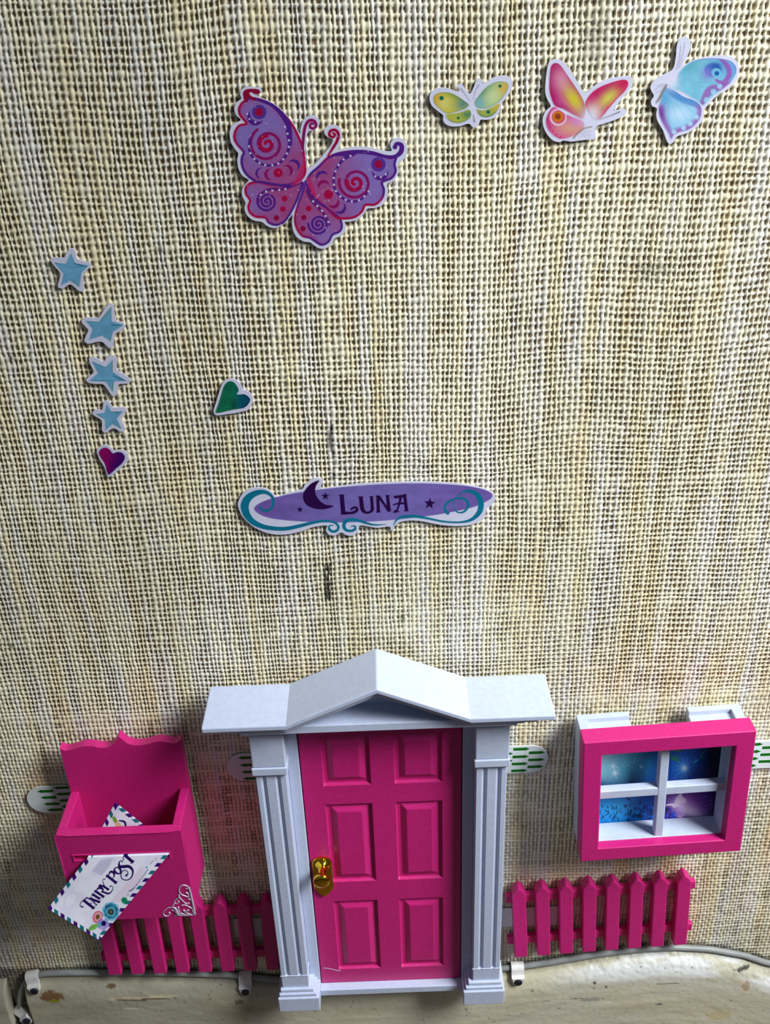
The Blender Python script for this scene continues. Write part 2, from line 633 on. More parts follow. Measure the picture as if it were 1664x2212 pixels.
# ------------------------------------------------------------------ skirting board, left end piece, floor
def build_skirting(name, x0, x1, dmul, step, ztop=None):
    nx = int((x1 - x0) / step) + 1
    X = np.linspace(x0, x1, nx)
    prof = []   # (drop below the top edge, depth)
    for t in np.linspace(0, 1, 26):
        a = t * math.pi / 2
        prof.append((13.0 * (1 - math.cos(a)), 0.6 + 6.2 * math.sin(a)))
    for t in np.linspace(0.05, 1, 46):
        prof.append((13.0 + 30 * t, 6.8 + 0.3 * t))
    prof += [(70, 7.2), (99.5, 7.2)]
    prof = np.array(prof)
    zt = (cable_z(X) if ztop is None else np.full(nx, ztop)) - 0.6
    dr = prof[:, 0][:, None] + np.zeros((1, nx))
    Z = zt[None] - dr
    Z = np.maximum(Z, 0.0)
    Dp = prof[:, 1][:, None] * dmul + np.zeros((1, nx))
    XX = X[None] + np.zeros((len(prof), 1))
    # brush marks, lumps of old paint, dents
    Dp = Dp + 0.35 * (fbm(XX * 0.08, dr * 0.25, 3) - 0.5) + 0.25 * (fbm(XX * 0.5, dr * 0.6 + 7, 3) - 0.5) * sst(22, 8, dr)
    if dmul == 1.0:
        top = 0.75 * sst(12, 2, dr) * (fbm(XX * 0.9 + 5, dr * 0.9, 2) - 0.4)
        Dp = Dp + top * sst(40, 90, XX)
    Dp = np.minimum(Dp, 7.4)
    Dp[0] = 0.2
    cbase = lin((206, 201, 178))
    col = np.tile(cbase, (nx * len(prof), 1)).reshape(len(prof), nx, 3)
    nn = fbm(XX * 0.03 + 2, dr * 0.12 + 2, 4)[..., None]
    col = col * (0.86 + 0.3 * nn)
    fresh = sst(0.45, 0.62, fbm(XX * 0.05 + 11, dr * 0.16 + 5, 3)) * sst(18, 6, dr) * sst(60, 90, XX)
    col = col * (1 - fresh[..., None]) + lin((240, 240, 236)) * fresh[..., None]
    yel = sst(0.5, 0.7, fbm(XX * 0.04 + 31, dr * 0.1 + 15, 3))[..., None]
    col = col * (1 - 0.2 * yel) + lin((190, 172, 112)) * 0.2 * yel
    shade_grime = (sst(-40, -70, XX) * (0.25 + 0.55 * fbm(XX * 0.045 + 50, dr * 0.10 + 3, 4)))[..., None]  # left end darkened: shade painted in along with blotchy grey dirt
    col = col * (1 - shade_grime) + lin((112, 108, 92)) * shade_grime
    fl = sst(0.79, 0.86, fbm(XX * 0.7 + 3, dr * 0.9 + 3, 3))[..., None]
    col = col * (1 - 0.75 * fl) + lin((84, 74, 56)) * 0.75 * fl

    def spot(x, z, rx, rz, c, s=0.9, jag=1.0):
        nonlocal col
        e = np.hypot((XX - x) / rx, (Z - z) / rz) + jag * (fbm(XX * 0.8 + x, Z * 0.8, 3) - 0.5)
        m = (s * sst(1.08, 0.92, e))[..., None]
        col = col * (1 - m) + lin(c) * m

    if dmul == 1.0:
        spot(-149.5, 89.6, 5.2, 2.5, (112, 72, 38))
        spot(-148.8, 87.2, 2.2, 0.9, (142, 138, 30))
        spot(-123.8, 93.3, 1.8, 1.0, (96, 74, 48))
        spot(-112, 86.9, 16, 0.9, (206, 194, 160), 0.8, 0.5)
        spot(-112, 86.0, 15, 0.45, (84, 70, 48), 0.9, 0.5)
        spot(-117, 80.5, 4, 0.5, (214, 210, 196), 0.8, 0.6)
        spot(-70.8, 81.6, 1.9, 1.2, (98, 90, 74), 0.8)
        spot(82, 85.7, 0.9, 0.9, (60, 50, 36))
        spot(87, 83, 0.6, 0.5, (70, 58, 40))
        spot(110.9, 70.4, 1.8, 0.6, (84, 86, 92), 0.8)
        spot(81.5, 75, 4.5, 1.3, (150, 148, 140), 0.8)
        spot(75, 76, 3, 0.5, (96, 88, 70), 0.7)
        spot(145, 89.2, 4.0, 1.0, (44, 40, 34), 0.9, 1.2)
        spot(147.5, 79.5, 1.6, 3.4, (164, 128, 84), 0.6)
        spot(114, 83.6, 5.5, 0.4, (96, 92, 80), 0.8, 1.2)
        spot(61.5, 75, 2.5, 0.35, (120, 112, 92), 0.6)
        spot(55.5, 82.0, 0.9, 0.7, (110, 100, 80), 0.7)
        spot(89, 72.5, 2.2, 0.35, (222, 218, 200), 0.8, 0.5)
        spot(138, 60.5, 6, 3, (196, 178, 116), 0.5)
        # darker line along the top edge, below the cable
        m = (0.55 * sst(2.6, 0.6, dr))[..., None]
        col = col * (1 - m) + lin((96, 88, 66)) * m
    V = np.column_stack([XX.ravel(), -Dp.ravel(), Z.ravel()])
    np_ = len(prof)
    k = (np.arange(np_ - 1)[:, None] * nx + np.arange(nx - 1)[None]).ravel()
    Q = np.column_stack([k, k + nx, k + nx + 1, k + 1])
    # end caps back to the wall
    n0 = len(V)
    ends, eq = [], []
    for e, ix in ((0, 0), (1, nx - 1)):
        for p in range(np_):
            ends.append((X[ix], 0.0, Z[p, ix]))
    V = np.vstack([V, np.array(ends)])
    for p in range(np_ - 1):
        eq.append((n0 + p, n0 + p + 1, (p + 1) * nx, p * nx))
        eq.append((n0 + np_ + p + 1, n0 + np_ + p, p * nx + nx - 1, (p + 1) * nx + nx - 1))
    Q = np.vstack([Q, np.array(eq)])
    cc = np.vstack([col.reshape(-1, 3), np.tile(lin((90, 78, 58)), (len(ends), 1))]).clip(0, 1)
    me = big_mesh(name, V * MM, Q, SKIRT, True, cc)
    o = bpy.data.objects.new(name, me)
    COL.objects.link(o)
    tag(o, kind='structure')
    return o


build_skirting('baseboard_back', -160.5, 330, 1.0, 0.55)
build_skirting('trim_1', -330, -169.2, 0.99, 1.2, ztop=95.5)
o = mesh_obj('floor', *box(-1500, 1500, 0, 3000, -20, 0), FLOOR)
tag(o, kind='structure')

# ------------------------------------------------------------------ the fairy door
DX = -4.75


def mir(x):   # mirror about the middle of the door
    return 2 * DX - x


door = empty('fairy_door_toy', DX, 8, 97,
             'pink six-panel toy fairy door in a white pedimented frame with fluted columns', 'toy door')


def gable(x0, x1, dz0, dz1, valley=30.4, peak=13.7):
    """band following the pediment line: flat - up - down - flat"""
    pts = [(x0, 252.5), (DX - valley, 252.5), (DX, 252.5 + peak), (DX + valley, 252.5), (x1, 252.5)]
    top = [(x, z + dz0) for x, z in pts]
    bot = [(x, z + dz1) for x, z in pts][::-1]
    return top + bot


def part(name, vf, m, parent, bv=0.35, seg=2, smooth=False, angle=35):
    o = mesh_obj(name, vf[0], vf[1], m, parent, smooth)
    if bv:
        bevel(o, bv, seg, angle)
    return o


ped = part('pediment', prism(gable(DX - 58.2, DX + 58.2, 0, -2.2), 6, 28), WHITE, door, 0.55, 3)
part('moulding', prism(gable(DX - 52.6, DX + 52.6, -2.2, -3.9), 6, 26.4), WHITE, ped, 0.3)
part('moulding', prism(gable(DX - 48.6, DX + 48.6, -3.9, -5.4), 6, 25.2), WHITE, ped, 0.3)
part('tympanum', prism([(DX - 31, 246), (DX + 31, 246), (DX, 260.5)], 8, 13.5), WHITE, ped, 0)
lin_ = part('lintel', prism([(DX - 46.4, 245.4), (DX + 46.4, 245.4), (DX + 46.4, 247.1), (DX + 31, 247.1), (DX + 29, 248.6),
                             (DX - 29, 248.6), (DX - 31, 247.1), (DX - 46.4, 247.1)], 6, 24.2), WHITE, door, 0.3)


def post(side):
    x0, x1 = (DX - 43.9, DX - 33.1)
    g1, g2 = x0 + 2.75, x0 + 7.75
    gw, gd = 0.75, 0.95
    prof = [(x0, 8), (x0, 20)]
    for g in (g1, g2):
        prof += [(g - gw, 20), (g - gw * 0.55, 20 - gd * 0.8), (g, 20 - gd), (g + gw * 0.55, 20 - gd * 0.8), (g + gw, 20)]
    prof += [(x1, 20), (x1, 8)]
    n = len(prof)
    V = [(x, -d, 116) for x, d in prof] + [(x, -d, 225) for x, d in prof]
    F = [[i, (i + 1) % n, n + (i + 1) % n, n + i] for i in range(n)] + [list(range(n)), [n + i for i in range(n)][::-1]]
    shaft = (V, F)
    foot = box(x0, x1, 8, 20, 107, 116)
    vf = join(shaft, foot)
    cap = join(box(x0 - 0.6, x1 + 0.4, 8, 20.7, 227.6, 245.6))
    band = box(x0 - 0.9, x1 + 0.7, 8, 21.2, 224.3, 227.6)
    pl = box(DX - 45.9, DX - 29.1, 8, 22.6, 97, 105.3)
    st1 = box(DX - 45.3, DX - 30.1, 8, 21.9, 105.3, 107.0)
    st2 = box(DX - 44.7, DX - 31.2, 8, 21.1, 107.0, 108.8)

    def m(vf):
        if side < 0:
            return vf
        return [(mir(x), y, z) for x, y, z in vf[0]], [f[::-1] for f in vf[1]]

    p = part('column', m(vf), WHITE, door, 0.25, 2, angle=50)
    part('capital', m(cap), WHITE, p, 0.5, 3)
    part('capital_band', m(band), WHITE, p, 0.35)
    part('plinth', m(pl), WHITE, p, 0.5, 3)
    part('plinth_step', m(st1), WHITE, p, 0.4)
    part('plinth_step', m(st2), WHITE, p, 0.4)


post(-1)
post(1)
for s in (-1, 1):
    a, b = DX + s * 33.1, DX + s * 29.0
    part('jamb', box(min(a, b), max(a, b), 8, 14.3, 100.5, 246), WHITE, door, 0.3)
part('sill', box(DX - 29.3, DX + 29.3, 8, 16.3, 97.4, 101), WHITE, door, 0.4)
part('backing', box(DX - 33, DX + 33, 8, 9.6, 98, 250), WHITE, door, 0)

# the leaf: stiles and rails as one mesh with six openings, the panels set in
LX0, LX1, LZ0, LZ1, LD = DX - 28.6, DX + 28.6, 101.2, 245.6, 13.0
cols = [(-25.9, -8.6), (-0.2, 17.0)]
rows = [(109.4, 150.0), (160.8, 201.5), (210.6, 234.4)]
xs = [LX0] + [v for c in cols for v in c] + [LX1]
zs = [LZ0] + [v for c in rows for v in c] + [LZ1]
V, F = [], []
for x in xs:
    for z in zs:
        V.append((x, -LD, z))
nz = len(zs)
for i in range(len(xs) - 1):
    for j in range(nz - 1):
        if i % 2 == 1 and j % 2 == 1:
            continue
        F.append([i * nz + j, (i + 1) * nz + j, (i + 1) * nz + j + 1, i * nz + j + 1])
k = len(V)
V += [(LX0, -10, LZ0), (LX1, -10, LZ0), (LX1, -10, LZ1), (LX0, -10, LZ1)]
c0, c1, c2, c3 = 0, (len(xs) - 1) * nz, len(xs) * nz - 1, nz - 1
F += [[c0, k, k + 1, c1], [c1, k + 1, k + 2, c2], [c2, k + 2, k + 3, c3], [c3, k + 3, k, c0], [k + 3, k + 2, k + 1, k]]
leaf = mesh_obj('door_leaf', V, F, PINK, door)
for (x0, x1) in cols:
    for (z0, z1) in rows:
        rings = [(0.0, 0.0), (0.45, -1.15), (1.75, -1.25), (1.95, -1.1), (4.0, 0.0), (4.0, 0.0)]
        V, F = [], []
        for ins, dd in rings[:5]:
            zi = ins
            V += [(x0 + ins, -(LD + dd), z0 + zi), (x1 - ins, -(LD + dd), z0 + zi), (x1 - ins, -(LD + dd), z1 - zi), (x0 + ins, -(LD + dd), z1 - zi)]
        for r in range(4):
            for q in range(4):
                n = (q + 1) % 4
                F.append([r * 4 + q, r * 4 + n, r * 4 + 4 + n, r * 4 + 4 + q])
        F.append([16, 17, 18, 19])
        bevel(mesh_obj('door_panel', V, F, PINK, leaf), 0.22, 2, 20)

# handle: back plate with a pointed lower end, stem and knob
hx, hz = -28.9, 172.0
pl = [(hx - 3.75, hz - 13.0), (hx - 2.6, hz - 15.4), (hx, hz - 18.2), (hx + 2.6, hz - 15.4), (hx + 3.75, hz - 13.0), (hx + 3.75, hz + 0.2),
      (hx + 3.3, hz + 1.9), (hx + 2.0, hz + 2.9), (hx, hz + 3.2), (hx - 2.0, hz + 2.9), (hx - 3.3, hz + 1.9), (hx - 3.75, hz + 0.2)]
hp = part('door_handle', prism(pl, 13.0, 14.2), GOLD, leaf, 0.45, 3)
prof = [(0, 2.9), (0.5, 2.5), (1.2, 1.9), (2.6, 1.55), (4.4, 1.5), (5.6, 1.8), (6.1, 2.6), (6.7, 3.2), (7.6, 3.2), (8.2, 2.9), (8.5, 1.9), (8.55, 0.02)]
V, F, sg = [], [], 28
for dd, r in prof:
    for q in range(sg):
        a = 2 * math.pi * q / sg
        V.append((hx + 0.2 + r * math.cos(a), -(14.1 + dd), hz - 0.6 + r * math.sin(a)))
for i in range(len(prof) - 1):
    for q in range(sg):
        n = (q + 1) % sg
        F.append([i * sg + q, i * sg + n, (i + 1) * sg + n, (i + 1) * sg + q])
mesh_obj('knob', V, F, GOLD, leaf, True)

sc_ = smooth_line([(-32.4, -13.02, 110.6), (-30.5, -13.05, 110.4), (-28.0, -13.05, 109.4), (-26.2, -13.05, 108.7), (-24.8, -12.9, 108.6)], 5)
mesh_obj('scratch', *tube([tuple(p) for p in sc_], 0.09, 6), WHITE, leaf, True)

# ------------------------------------------------------------------ the letter box and its letter
mb = empty('toy_letter_box', -97, 5, 164.5, 'open-topped pink toy letter box with a scalloped back plate fixed left of the fairy door', 'letter box')
MX0, MX1 = -118.9, -75.5
sc = [(MX0, 229.3), (-117.2, 228.0), (-115.3, 228.1), (-112.6, 229.0), (-110, 229.7), (-107, 229.5), (-104.4, 228.7), (-101.8, 228.8), (-99.6, 230.2),
      (-98.3, 232.0), (-97.2, 233.5), (-96.0, 232.0), (-94.7, 230.4), (-92.2, 229.3), (-89.4, 229.2), (-86.3, 230.0), (-83, 230.7), (-79.8, 229.8),
      (-77.8, 229.5), (-76.3, 230.3), (MX1, 231.0)]
scs = [tuple(p) for p in smooth_line(sc, 4)]
part('back_plate', prism([(MX0, 164.5), (MX1, 164.5)] + scs[::-1], 5, 8.5), PINK, mb, 0.4, 2, angle=50)
RIM, FB = 208.2, 165.0
part('side_panel', box(MX0, MX0 + 3.2, 8.4, 27, FB, RIM - 0.03), PINK, mb, 0.4)
part('side_panel', box(MX1 - 3.2, MX1, 8.4, 27, FB, RIM - 0.03), PINK, mb, 0.4)
part('bottom_panel', box(MX0 + 3, MX1 - 3, 8.4, 27, FB + .03, FB + 3), PINK, mb, 0)
# front panel with the posting slot cut through it
sx0, sx1, sz0, sz1 = -114.4, -80.4, 195.7, 198.7
fx = [MX0, sx0, sx1, MX1]
fz = [FB, sz0, sz1, RIM]
V, F = [], []
for dd in (26.6, 29.6):
    for x in fx:
        for z in fz:
            V.append((x, -dd, z))
for i in range(3):
    for j in range(3):
        if i == 1 and j == 1:
            continue
        a = i * 4 + j
        F.append([16 + a, 16 + a + 4, 16 + a + 5, 16 + a + 1])
        F.append([a + 1, a + 5, a + 4, a])
q = [5, 9, 10, 6]
for i in range(4):
    F.append([q[i], q[(i + 1) % 4], 16 + q[(i + 1) % 4], 16 + q[i]])
q = [0, 4, 8, 12, 13, 14, 15, 11, 7, 3, 2, 1]
for i in range(12):
    F.append([q[i], 16 + q[i], 16 + q[(i + 1) % 12], q[(i + 1) % 12]])
bevel(mesh_obj('front_panel', V, F, PINK, mb), 0.35)

HF = [11.9145, -0.447297, -87.8005, -0.797831, -21.2516, 187.54, -0.000864337, -0.0230231]


def scroll(pts, ws):
    P = smooth_line(np.column_stack([np.array(pts, float), np.array(ws, float)]), 6)
    W = hmap(HF, P[:, :2])
    V, F = tube([(a, -29.75, b) for a, b in W], [r * 0.0085 for r in P[:, 2]], 8)
    return [(x, -29.55 + (y + 29.75) * 1.1, z) for x, y, z in V], F


fil = join(
    scroll([(1075, 380), (1130, 560), (1200, 880), (1260, 1200)], [44, 46, 48, 50]),
    scroll([(650, 1245), (850, 1225), (1100, 1215), (1290, 1205)], [22, 34, 40, 36]),
    scroll([(1060, 370), (990, 340), (900, 325), (820, 370), (785, 450), (800, 540), (870, 610), (970, 650), (1090, 695)], [28, 32, 36, 36, 36, 36, 34, 30, 26]),
    scroll([(1080, 430), (1010, 425), (980, 430)], [40, 34, 26]),
    scroll([(990, 550), (1040, 560), (1070, 620), (1090, 690)], [44, 40, 34, 30]),
    scroll([(790, 610), (780, 660), (830, 730), (900, 800), (970, 860), (1040, 880), (1090, 855)], [36, 44, 38, 36, 34, 38, 48]),
    scroll([(770, 700), (690, 770), (640, 830), (680, 870), (740, 860), (790, 820), (750, 800)], [30, 32, 30, 30, 30, 32, 44]),
    scroll([(640, 880), (600, 940), (560, 990), (450, 1010), (360, 1080), (310, 1170), (350, 1235), (430, 1250), (500, 1215), (515, 1160), (480, 1150)], [34, 40, 40, 26, 28, 30, 34, 34, 28, 28, 42]),
    scroll([(590, 1000), (660, 1010), (700, 1060), (740, 1150), (800, 1210)], [34, 50, 70, 70, 50]),
    scroll([(560, 1075), (640, 1090), (720, 1160), (760, 1215)], [26, 40, 60, 50]),
    scroll([(765, 970), (770, 1040), (800, 1120), (860, 1170), (930, 1185), (970, 1150), (960, 1100), (910, 1070)], [50, 34, 32, 32, 32, 34, 40, 56]),
    scroll([(1080, 1065), (1020, 1090), (1010, 1140), (1060, 1180), (1150, 1190)], [46, 40, 34, 32, 30]),
    scroll([(870, 930), (940, 920), (1010, 935), (1090, 980), (1160, 1010), (1200, 1100), (1230, 1180)], [44, 34, 30, 32, 34, 44, 46]),
    scroll([(1060, 740), (1110, 745), (1150, 760)], [36, 40, 40]),
)
mesh_obj('corner_filigree', fil[0], fil[1], SILVER, mb, True)

# letter
LA = np.array([-125.49266, -33.0104, 178.70667])
LU = np.array([0.76978, -0.14896, -0.62068])
LV = np.array([0.63831, 0.17965, 0.74853])
HL = [22.5496, 17.807, -15.6102, 17.0943, -27.9548, 19.2567, -0.000918587, -0.0244681]
LW, LH = 22.0, 48.2
_x, _y = None, None


def letter_uv_to_art(uv):
    # inverse of HL
    M = np.array([[HL[0], HL[1], HL[2]], [HL[3], HL[4], HL[5]], [HL[6], HL[7], 1]])
    Mi = np.linalg.inv(M)
    q = np.column_stack([uv, np.ones(len(uv))]) @ Mi.T
    return q[:, :2] / q[:, 2:] * 1000


NAVY, PURP, TEAL = (38, 12, 88), (62, 16, 112), (12, 120, 138)


def build_letter():
    step = 0.135
    P, nx, ny = grid_points(0, 0, LW, LH, step)
    P[:, 0] = P[:, 0].clip(0, LW)
    P[:, 1] = P[:, 1].clip(0, LH)
    art = letter_uv_to_art(P)
    A = Art(art, (240, 237, 250))
    # faint watercolour washes
    n = fbm(art[:, 0] * 0.006, art[:, 1] * 0.006 + 4, 3)
    A.put(sst(0.4, 0.7, n), (226, 222, 242), alpha=0.8)
    A.put(A.poly([(640, 300), (740, 170), (900, 140), (860, 240), (760, 360)], 6, False), (196, 188, 216), alpha=0.8)
    A.put(A.poly([(870, 670), (1240, 250), (1310, 280), (1080, 620), (960, 690)], 8, False), (224, 202, 220), alpha=0.6)
    A.put(A.line([(300, 720), (330, 600), (430, 570), (460, 640), (400, 730)], 12, 8), (210, 206, 222), alpha=0.7)
    u, v = P[:, 0], P[:, 1]

    def dashes(dist, s, pitch, ln, w0, slant):
        ph = (s + slant * dist) / pitch
        kk = np.floor(ph)
        fr = ph - kk
        m = sst(ln + 0.03, ln - 0.03, fr) * sst(w0 + 0.08, w0 - 0.08, dist)
        return m, (kk.astype(int) % 2 == 0)

    for (dist, s, pitch, ln) in ((u, v, 3.88, 0.5), (v, u, 2.72, 0.62), (LW - u, v + 1.2, 3.88, 0.5), (LH - v, u, 2.72, 0.62)):
        m, ev = dashes(dist, s, pitch, ln, 1.35, 0.7)
        A.put(m * ev, PURP)
        A.put(m * ~ev, (18, 112, 132))

    S = lambda pts: [(373 + x / 2, 57.4 + y / 2) for x, y in pts]

    def st(pts, ws):
        ws = ws if hasattr(ws, '__len__') else [ws] * len(pts)
        A.put(A.line(S(pts), [q * 0.66 for q in ws], 2.2), NAVY)

    # F
    st([(345, 1225), (570, 1400)], 52); st([(530, 1425), (605, 1370)], 16)
    st([(300, 1372), (255, 1355), (240, 1310), (280, 1245), (350, 1190), (410, 1150), (455, 1172)], [34, 18, 14, 16, 22, 26, 22])
    st([(470, 1330), (515, 1280)], 18)
    # A
    st([(490, 1170), (712, 1250)], 46); st([(685, 1280), (745, 1222)], 14); st([(525, 1205), (650, 1330)], 20)
    st([(480, 1185), (525, 1135)], 16); st([(580, 1285), (620, 1220)], 14); st([(610, 1345), (662, 1305)], 12)
    # I
    st([(555, 1068), (715, 1165)], 46); st([(525, 1095), (592, 1045)], 14); st([(690, 1190), (742, 1145)], 14)
    # R
    st([(620, 985), (812, 1118)], 48); st([(588, 1012), (642, 960)], 14); st([(780, 1165), (848, 1100)], 14)
    st([(650, 955), (690, 915), (750, 905), (800, 940), (800, 975), (770, 1000)], [20, 38, 46, 40, 26, 20])
    st([(780, 1000), (850, 1018), (920, 1045), (990, 1020), (1040, 950), (1050, 890), (1020, 855), (978, 872)], [32, 38, 38, 26, 18, 14, 16, 24])
    # Y
    st([(720, 852), (800, 860), (860, 892), (938, 942)], 42); st([(695, 875), (742, 815)], 14); st([(903, 965), (948, 915)], 14)
    st([(850, 880), (818, 800), (800, 740), (812, 692), (850, 690)], [26, 18, 14, 16, 24])
    # P
    st([(912, 608), (1122, 772)], 52); st([(878, 645), (952, 575)], 16); st([(1090, 808), (1158, 742)], 16)
    st([(950, 570), (990, 512), (1040, 510), (1080, 555), (1078, 620), (1050, 665)], [20, 40, 46, 40, 24, 16])
    # O
    st([(1110, 412), (1180, 398), (1235, 455), (1240, 530), (1185, 555), (1115, 520), (1085, 460), (1110, 412)], [22, 30, 44, 30, 30, 44, 36, 22])
    # S
    st([(1290, 260), (1258, 232), (1215, 260), (1200, 330), (1230, 378), (1320, 378), (1430, 372), (1505, 420), (1542, 490), (1530, 590), (1470, 680), (1370, 712),
        (1280, 680), (1248, 600), (1270, 515), (1340, 468), (1408, 500), (1418, 560), (1378, 600)],
       [26, 18, 24, 40, 58, 60, 58, 50, 38, 28, 22, 20, 20, 20, 18, 18, 18, 22, 42])
    # T
    st([(1370, 118), (1532, 258)], 60); st([(1492, 305), (1570, 232)], 18)
    st([(1400, 60), (1350, 95), (1310, 140), (1300, 190), (1320, 205)], [26, 26, 18, 16, 24])
    # small line of script
    A.put(A.line([(1098, 550), (1130, 535), (1160, 512)], [14, 18, 14], 2), NAVY, alpha=0.8)
    rr = random.Random(4)
    for i in range(17):
        t = i / 16
        x, y = 1165 + t * 165, 505 - t * 220
        A.put(A.dot(x + rr.uniform(-2, 2), y, rr.uniform(5, 8), 2.2, ry=rr.uniform(9, 12), ang=-50), NAVY, alpha=0.75)
    for i in range(5):
        A.put(A.dot(1355 + i * 10, 218 - i * 11, 6, 2.2), NAVY, alpha=0.75)
    A.put(A.dot(1315, 255, 13, 3), (70, 176, 180)); A.put(A.dot(1430, 152, 9, 3), (230, 110, 130)); A.put(A.dot(1085, 597, 9, 3), NAVY, alpha=0.7)
    # the printed corner that shows inside the box
    def uvs(pts, wd, c):
        B = Art.__new__(Art); B.P = P
        A.put(B.line(pts, wd, 0.12), c)
    uvs([(2.2, 42.6), (3.0, 42.0)], 1.6, (120, 168, 60)); uvs([(4.3, 41.4), (6.4, 40.4)], 2.4, (226, 190, 150))
    uvs([(3.9, 43.2), (5.6, 44.2), (6.8, 42.6), (7.6, 41.0)], [0.5, 0.9, 0.6, 0.5], NAVY)
    # flowers (region coordinates of their own)
    G = lambda x, y: (516.4 + 0.5173 * x, 459 + 0.5173 * y)
    g = lambda s: 0.5173 * s
    for k in range(6):
        a = math.radians(60 * k + 10)
        x, y = G(1010 + 45 * math.cos(a), 395 + 48 * math.sin(a))
        A.put(A.dot(x, y, g(34), 4), (30, 140, 96))
    x, y = G(1010, 395); A.put(A.dot(x, y, g(40), 5), (20, 128, 86))
    for k in range(9):
        a = math.radians(40 * k - 80)
        x, y = G(690 + 135 * math.cos(a), 660 + 150 * math.sin(a))
        A.put(A.dot(x, y, g(85), 8), (120, 196, 222), alpha=0.9)
    for k in range(9):
        a = math.radians(40 * k - 95)
        x, y = G(692 + 120 * math.cos(a), 650 + 135 * math.sin(a))
        A.put(A.dot(x, y, g(58), 9), ((16, 110, 148), (24, 138, 170), (10, 84, 124))[k % 3], alpha=0.9)
    x, y = G(690, 670)
    A.put(A.dot(x, y, g(112), 5), (120, 190, 200)); A.put(A.dot(x, y, g(88), 5), (34, 124, 152)); A.put(A.dot(x, y, g(60), 4), (60, 58, 34)); A.put(A.dot(x, y, g(22), 4), (160, 130, 60))
    x, y = G(375, 790)
    A.put(A.dot(x, y, g(120), 5, ry=g(148), ang=20), (226, 108, 138)); A.put(A.dot(x + 4, y - 4, g(84), 5, ry=g(104), ang=20), (240, 176, 184)); A.put(A.dot(x, y, g(62), 4, ry=g(78), ang=20), (216, 96, 124), alpha=0.6)
    A.put(A.dot(x, y - 2, g(44), 4, ry=g(56), ang=20), (98, 92, 30))
    for dx, dy, c in ((-60, -50, (150, 120, 200)), (70, 30, (176, 156, 216)), (10, 90, (166, 138, 210)), (-60, 60, (178, 160, 220)), (50, -50, (140, 150, 214)), (-100, 20, (90, 160, 206))):
        x, y = G(515 + dx, 950 + dy)
        A.put(A.dot(x, y, g(66), 6), c, alpha=0.85)
    x, y = G(520, 940); A.put(A.dot(x, y, g(60), 4), (26, 14, 92))
    A.put(A.poly([G(*q) for q in ((155, 1078), (220, 970), (290, 950), (390, 955), (370, 1020), (290, 1080))], 4), (128, 190, 90))
    A.put(A.line([G(160, 1072), G(270, 1015), G(370, 970)], g(10), 3), (60, 124, 50)); A.put(A.line([G(215, 1050), G(230, 1000)], g(8), 3), (60, 124, 50)); A.put(A.line([G(280, 1010), G(310, 1050)], g(8), 3), (60, 124, 50))
    # place: hangs out of the slot, upper end leaning inside the box
    z = LA[2] + u * LU[2] + v * LV[2]
    zr = z - 197.2
    s = sst(0.75, 1.3, zr)
    inn = np.clip(zr - 1.0, 0, None)
    u2 = u - 0.235 * inn
    v2 = v - 0.19 * u * sst(0, 8, inn)
    W = LA + u2[:, None] * LU + v2[:, None] * LV
    W[:, 1] += -1.75 * (1 - s) + 2.0 * s * np.clip(1 - inn / 17, 0, 1)
    W[:, 1] -= 0.02 * (np.clip(10 - v, 0, None) ** 2) * 0.35
    org = np.array([-112.0, -32.0, 175.0])
    quads = cells(np.ones(len(P), bool), nx, ny)[:, ::-1]
    me = big_mesh('letter', (W - org) * MM, quads, PRINT, True, A.c)
    o = bpy.data.objects.new('letter', me)
    COL.objects.link(o)
    o.location = Vector(org) * MM
    sol = o.modifiers.new('thickness', 'SOLIDIFY')
    sol.thickness = 0.3 * MM
    sol.offset = 0
    tag(o, 'white printed letter with flowers and airmail edging hanging from the letter box slot', 'letter')


build_letter()

# ------------------------------------------------------------------ the toy window
WC = (96.2, 205.0)
WT = 2.45
win = empty('window_toy', WC[0], 3, 176, 'pink framed four-pane toy window showing a moonlit fairy glade', 'toy window')


def wpart(name, vf, m, parent, bv=0.35, seg=2, angle=35):
    return part(name, turn(vf, WC[0], WC[1], WT), m, parent, bv, seg, angle=angle)


def frame(cx, cz, w, h, iw, ih, d0, d1, oz=0.0):
    o_ = [(cx - w / 2, cz - h / 2), (cx + w / 2, cz - h / 2), (cx + w / 2, cz + h / 2), (cx - w / 2, cz + h / 2)]
    i_ = [(cx - iw / 2, cz - ih / 2 + oz), (cx + iw / 2, cz - ih / 2 + oz), (cx + iw / 2, cz + ih / 2 + oz), (cx - iw / 2, cz + ih / 2 + oz)]
    V = [(x, -d0, z) for x, z in o_] + [(x, -d0, z) for x, z in i_] + [(x, -d1, z) for x, z in o_] + [(x, -d1, z) for x, z in i_]
    F = []
    for k in range(4):
        n = (k + 1) % 4
        F += [[k, n, 8 + n, 8 + k], [4 + n, 4 + k, 12 + k, 12 + n], [8 + k, 8 + n, 12 + n, 12 + k], [n, k, 4 + k, 4 + n]]
    return V, F


